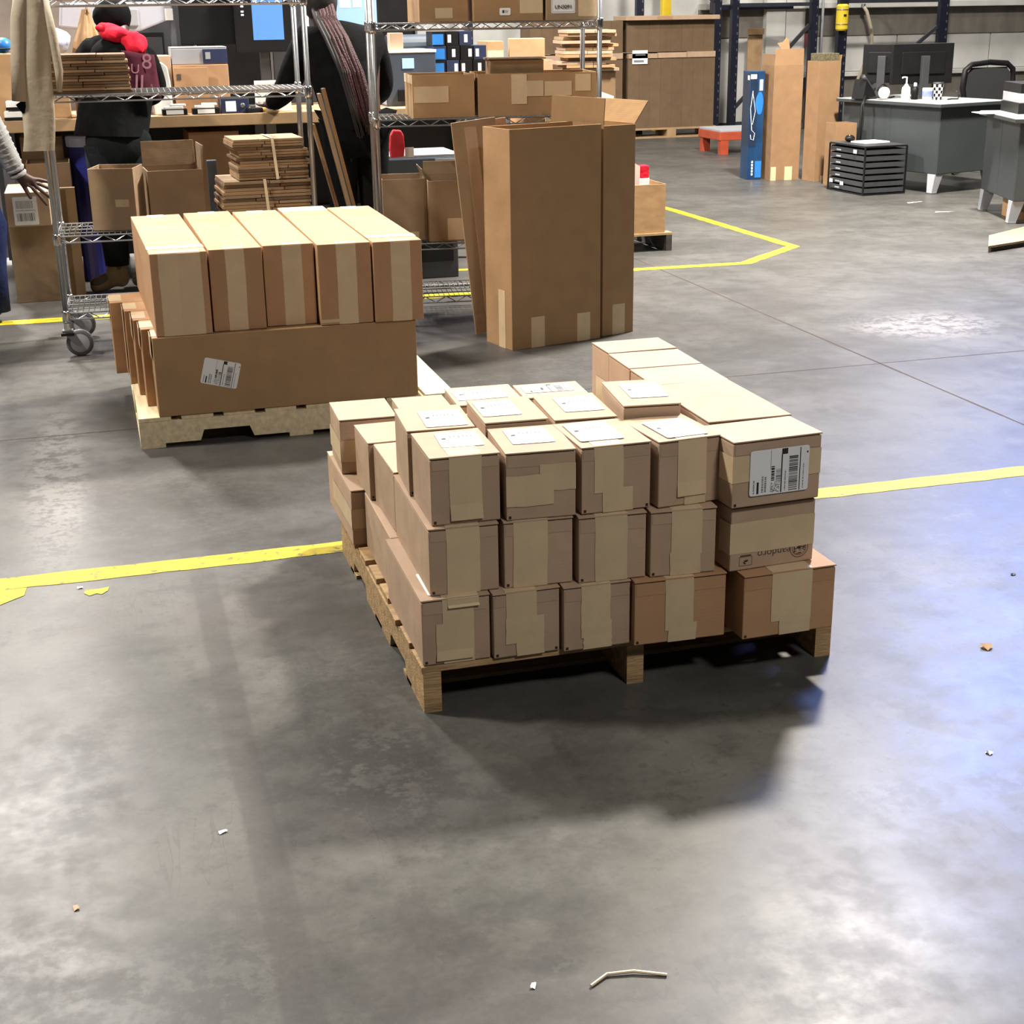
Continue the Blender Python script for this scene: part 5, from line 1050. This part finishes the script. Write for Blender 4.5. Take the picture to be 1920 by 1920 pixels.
MB().blob((.235,8.735,1.30), (.165,.135,.13), 20, 12, .02, 4).build('back_of_top', BLKF, P1, smooth=True)
h = MB(); h.blob((.235,8.70,1.425), (.110,.085,.050), 30, 16, .15, 5, Matrix.Rotation(.40,4,'Y')); h.blob((.315,8.655,1.375), (.072,.060,.070), 30, 16, .15, 8, Matrix.Rotation(.5,4,'Y')); h.blob((.165,8.72,1.455), (.05,.05,.024), 16, 8, .08, 2, Matrix.Rotation(.5,4,'Y'))
h.build('red_hood', REDM, P1, smooth=True)
b = MB(); nx, nz = 9, 8
for j in range(nz+1):
    for i in range(nx+1):
        u, v = i/nx, j/nz; b.v.append((.245+.165*u+.02*(1-v), 8.548+.10*(u-.35)**2*2.0+.006*sin(7*u+5*v), 1.115+.235*v-.03*u))
for j in range(nz):
    for i in range(nx): b.f.append((j*(nx+1)+i, j*(nx+1)+i+1, (j+1)*(nx+1)+i+1, (j+1)*(nx+1)+i)); b.mi.append(0)
bo = b.build('maroon_back_panel', MAROON, P1, smooth=True); sm = bo.modifiers.new('thick', 'SOLIDIFY'); sm.thickness = .012; sm.offset = -1
for (s_, sz, x, z, rr) in (('8', .115, .372, 1.285, -.1), ('U', .07, .305, 1.25, -.1), ('IL', .115, .335, 1.175, -.12), ('A', .07, .385, 1.14, -.12)):
    text_mesh('printed_letter', s_, sz, PINKI, P1, frame((x, 8.522+.2*(max(0,(x-.25)/.165)-.35)**2, z), (cos(rr),0,sin(rr)), (-sin(rr),0,cos(rr))), .002)

# person with red braids, seen from behind
P2 = thing('person', 'person with long dark red braids in a black jacket, seen from behind', 'person', (0, 0, 0))
J = dict(hip=(1.475,8.30,.95,.13), waist=(1.46,8.31,1.08,.125), chest=(1.425,8.34,1.28,.14), neck=(1.36,8.39,1.46,.055), head=(1.325,8.44,1.585,.088), crown=(1.315,8.45,1.665,.068),
    shL=(1.225,8.36,1.39,.070), elL=(1.12,8.46,1.12,.050), wrL=(1.05,8.66,1.035,.032), shR=(1.61,8.36,1.37,.070), elR=(1.665,8.44,1.10,.050), wrR=(1.60,8.66,1.03,.032),
    hpL=(1.385,8.30,.90,.10), knL=(1.38,8.30,.49,.066), anL=(1.385,8.28,.10,.046), toL=(1.375,8.44,.045,.038), hpR=(1.565,8.30,.90,.10), knR=(1.56,8.30,.49,.066), anR=(1.555,8.28,.10,.046), toR=(1.565,8.44,.045,.038))
E = list(BE); hand(J, E, 'l', 'wrL', (-.2,.95,-.1), (1,0,0), .165); hand(J, E, 'r', 'wrR', (-.1,.95,-.1), (-1,0,0), .165, thumb=-1); face_nodes(J, E, (-.3,1,0))
skin('body', J, E, SKIN, P2); eyes(P2, J, (-.3,1,0))
K = ('waist','chest','neck','shL','elL','wrL','shR','elR','wrR','hip'); T = scaled(J, K, .020, 1.10); T['neck'] = (*J['neck'][:3], .075); T['hip'] = (1.475,8.30,.90,.175); T['chest'] = (1.425,8.33,1.28,.185); T['waist'] = (1.46,8.31,1.08,.170); skin('black_jacket', T, edges_in(BE, K), BLKF, P2)
K = ('hip','hpL','knL','anL','hpR','knR','anR'); T = scaled(J, K, .014, 1.08); skin('trousers', T, edges_in(BE, K), BLKF, P2)
for s_ in 'LR':
    q = J['an'+s_]; t = J['to'+s_]; skin('shoe', dict(b=(q[0],q[1],.085,.054), c=((q[0]+t[0])/2,(q[1]+t[1])/2,.052,.050), d=(t[0],t[1],.045,.042)), [('b','c'),('c','d')], BLACK, P2)
MB().blob((1.325,8.425,1.605), (.105,.115,.125), 20, 12, .05, 5).build('hair', HAIR, P2, smooth=True)
rs = random.Random(9)
for i in range(18):
    u = i/17; x0 = 1.27+.11*u; x1 = 1.315+.12*u; x2 = 1.40+.115*u+rs.uniform(-.01,.01); x3 = 1.455+.10*u+rs.uniform(-.012,.012); dz = rs.uniform(-.06,.05)
    MB().tube([(x0,8.36+.02*rs.random(),1.60),(x0+.01,8.300,1.50),(x1,8.215+.01*rs.random(),1.40),(x2-.02,8.150+.012*rs.random(),1.22),(x2+.02,8.135+.012*rs.random(),1.05),(x3,8.125+.015*rs.random(),.92+dz)], [.010,.011,.011,.010,.009,.005], 6).build('braid', BRAID if i > 4 else HAIR, P2, smooth=True)

# person at the left edge, arm stretched out over the labelled carton
P3 = thing('person', 'person at the left edge in a grey ribbed sleeve and blue jeans, hand reaching out', 'person', (0, 0, 0))
J = dict(hip=(-.74,8.05,.96,.12), waist=(-.74,8.05,1.08,.115), chest=(-.73,8.05,1.30,.13), neck=(-.72,8.06,1.46,.055), head=(-.71,8.07,1.58,.088), crown=(-.71,8.07,1.66,.066),
    shR=(-.62,7.96,1.38,.062), elR=(-.475,8.05,1.06,.052), wrR=(-.355,8.10,.755,.034), shL=(-.78,8.24,1.37,.062), elL=(-.80,8.34,1.09,.046), wrL=(-.70,8.46,.88,.031),
    hpL=(-.76,8.14,.90,.095), knL=(-.72,8.20,.49,.066), anL=(-.72,8.22,.10,.046), toL=(-.57,8.26,.045,.038), hpR=(-.64,7.99,.90,.095), knR=(-.525,8.02,.49,.070), anR=(-.545,8.02,.10,.050), toR=(-.60,8.16,.045,.038))
E = list(BE); hand(J, E, 'r', 'wrR', (.78,.12,-.55), (-.35,-.25,-.55), .225, .20, .34, -1); hand(J, E, 'l', 'wrL', (.4,.4,-.8), (.4,-.6,0), .17); face_nodes(J, E, (1,.2,0))
skin('body', J, E, SKIN, P3); eyes(P3, J, (1,.2,0))
K = ('hip','waist','chest','neck','shL','elL','wrL','shR','elR','wrR'); T = scaled(J, K, .014, 1.10); T['neck'] = (*J['neck'][:3], .065); T['hip'] = (-.74,8.05,.86,.175); T['waist'] = (-.74,8.05,1.06,.165); T['chest'] = (-.73,8.05,1.29,.175); sh = skin('grey_knit_top', T, edges_in(BE, K), GREYF, P3)
MB().blob((-.715,8.06,1.0), (.165,.195,.13), 22, 12, .02, 3).build('top_hem', GREYF, P3, smooth=True)
rb = MB()
a, b = Vector(J['elR'][:3]), Vector(J['wrR'][:3])
for i in range(9):
    p = a.lerp(b, .28+.09*i); d = (b-a).normalized(); rr = .066-.0022*i; rb.tube([p-d*.011, p, p+d*.011], [rr-.006, rr, rr-.006], 14, cap=False)
rb.build('sleeve_folds', GREYF, P3, smooth=True)
mb = MB().blob((-.72,8.06,.84), (.155,.185,.16), 22, 12, .02, 7)
for q in 'LR': mb.tube([(*J['hp'+q][:2],.84), (J['kn'+q][0],J['kn'+q][1],.50), (J['an'+q][0],J['an'+q][1],.28), (J['an'+q][0],J['an'+q][1],.06)], [.112,.092,.080,.074], 14)
mb.build('jeans', JEANS, P3, smooth=True)
for s_ in 'LR':
    q = J['an'+s_]; t = J['to'+s_]; skin('shoe', dict(b=(q[0],q[1],.085,.054), c=((q[0]+t[0])/2,(q[1]+t[1])/2,.052,.050), d=(t[0],t[1],.045,.042)), [('b','c'),('c','d')], BLACK, P3)
MB().blob((-.72,8.07,1.61), (.10,.10,.11), 20, 12, .03, 4).build('hair', HAIR, P3, smooth=True)
carton('dark brown carton on the floor under the labelled one at the left', None, -.46, 8.55, 0, 0, .26, .26, .46, KRAFT4, lid=False, flap=False)
carton('carton with a white barcode label under the reaching hand at the left', None, -.445, 8.27, .4615, .0, .225, .46, .18, KRAFT, lid=False, flap=False, labels=[('front',.44,.46,.125,.15,0,'bar',41)])
r = boxy('cardboard_post', 'narrow brown cardboard panel standing left of the shelving post', 'cardboard', -.190, -.085, 8.62, 8.66, 0, .62, KRAFT4, bevel=.001); MB().box(-.05,.0,-.0225,-.020,.0,.61).build('fold', KRAFT5, r)
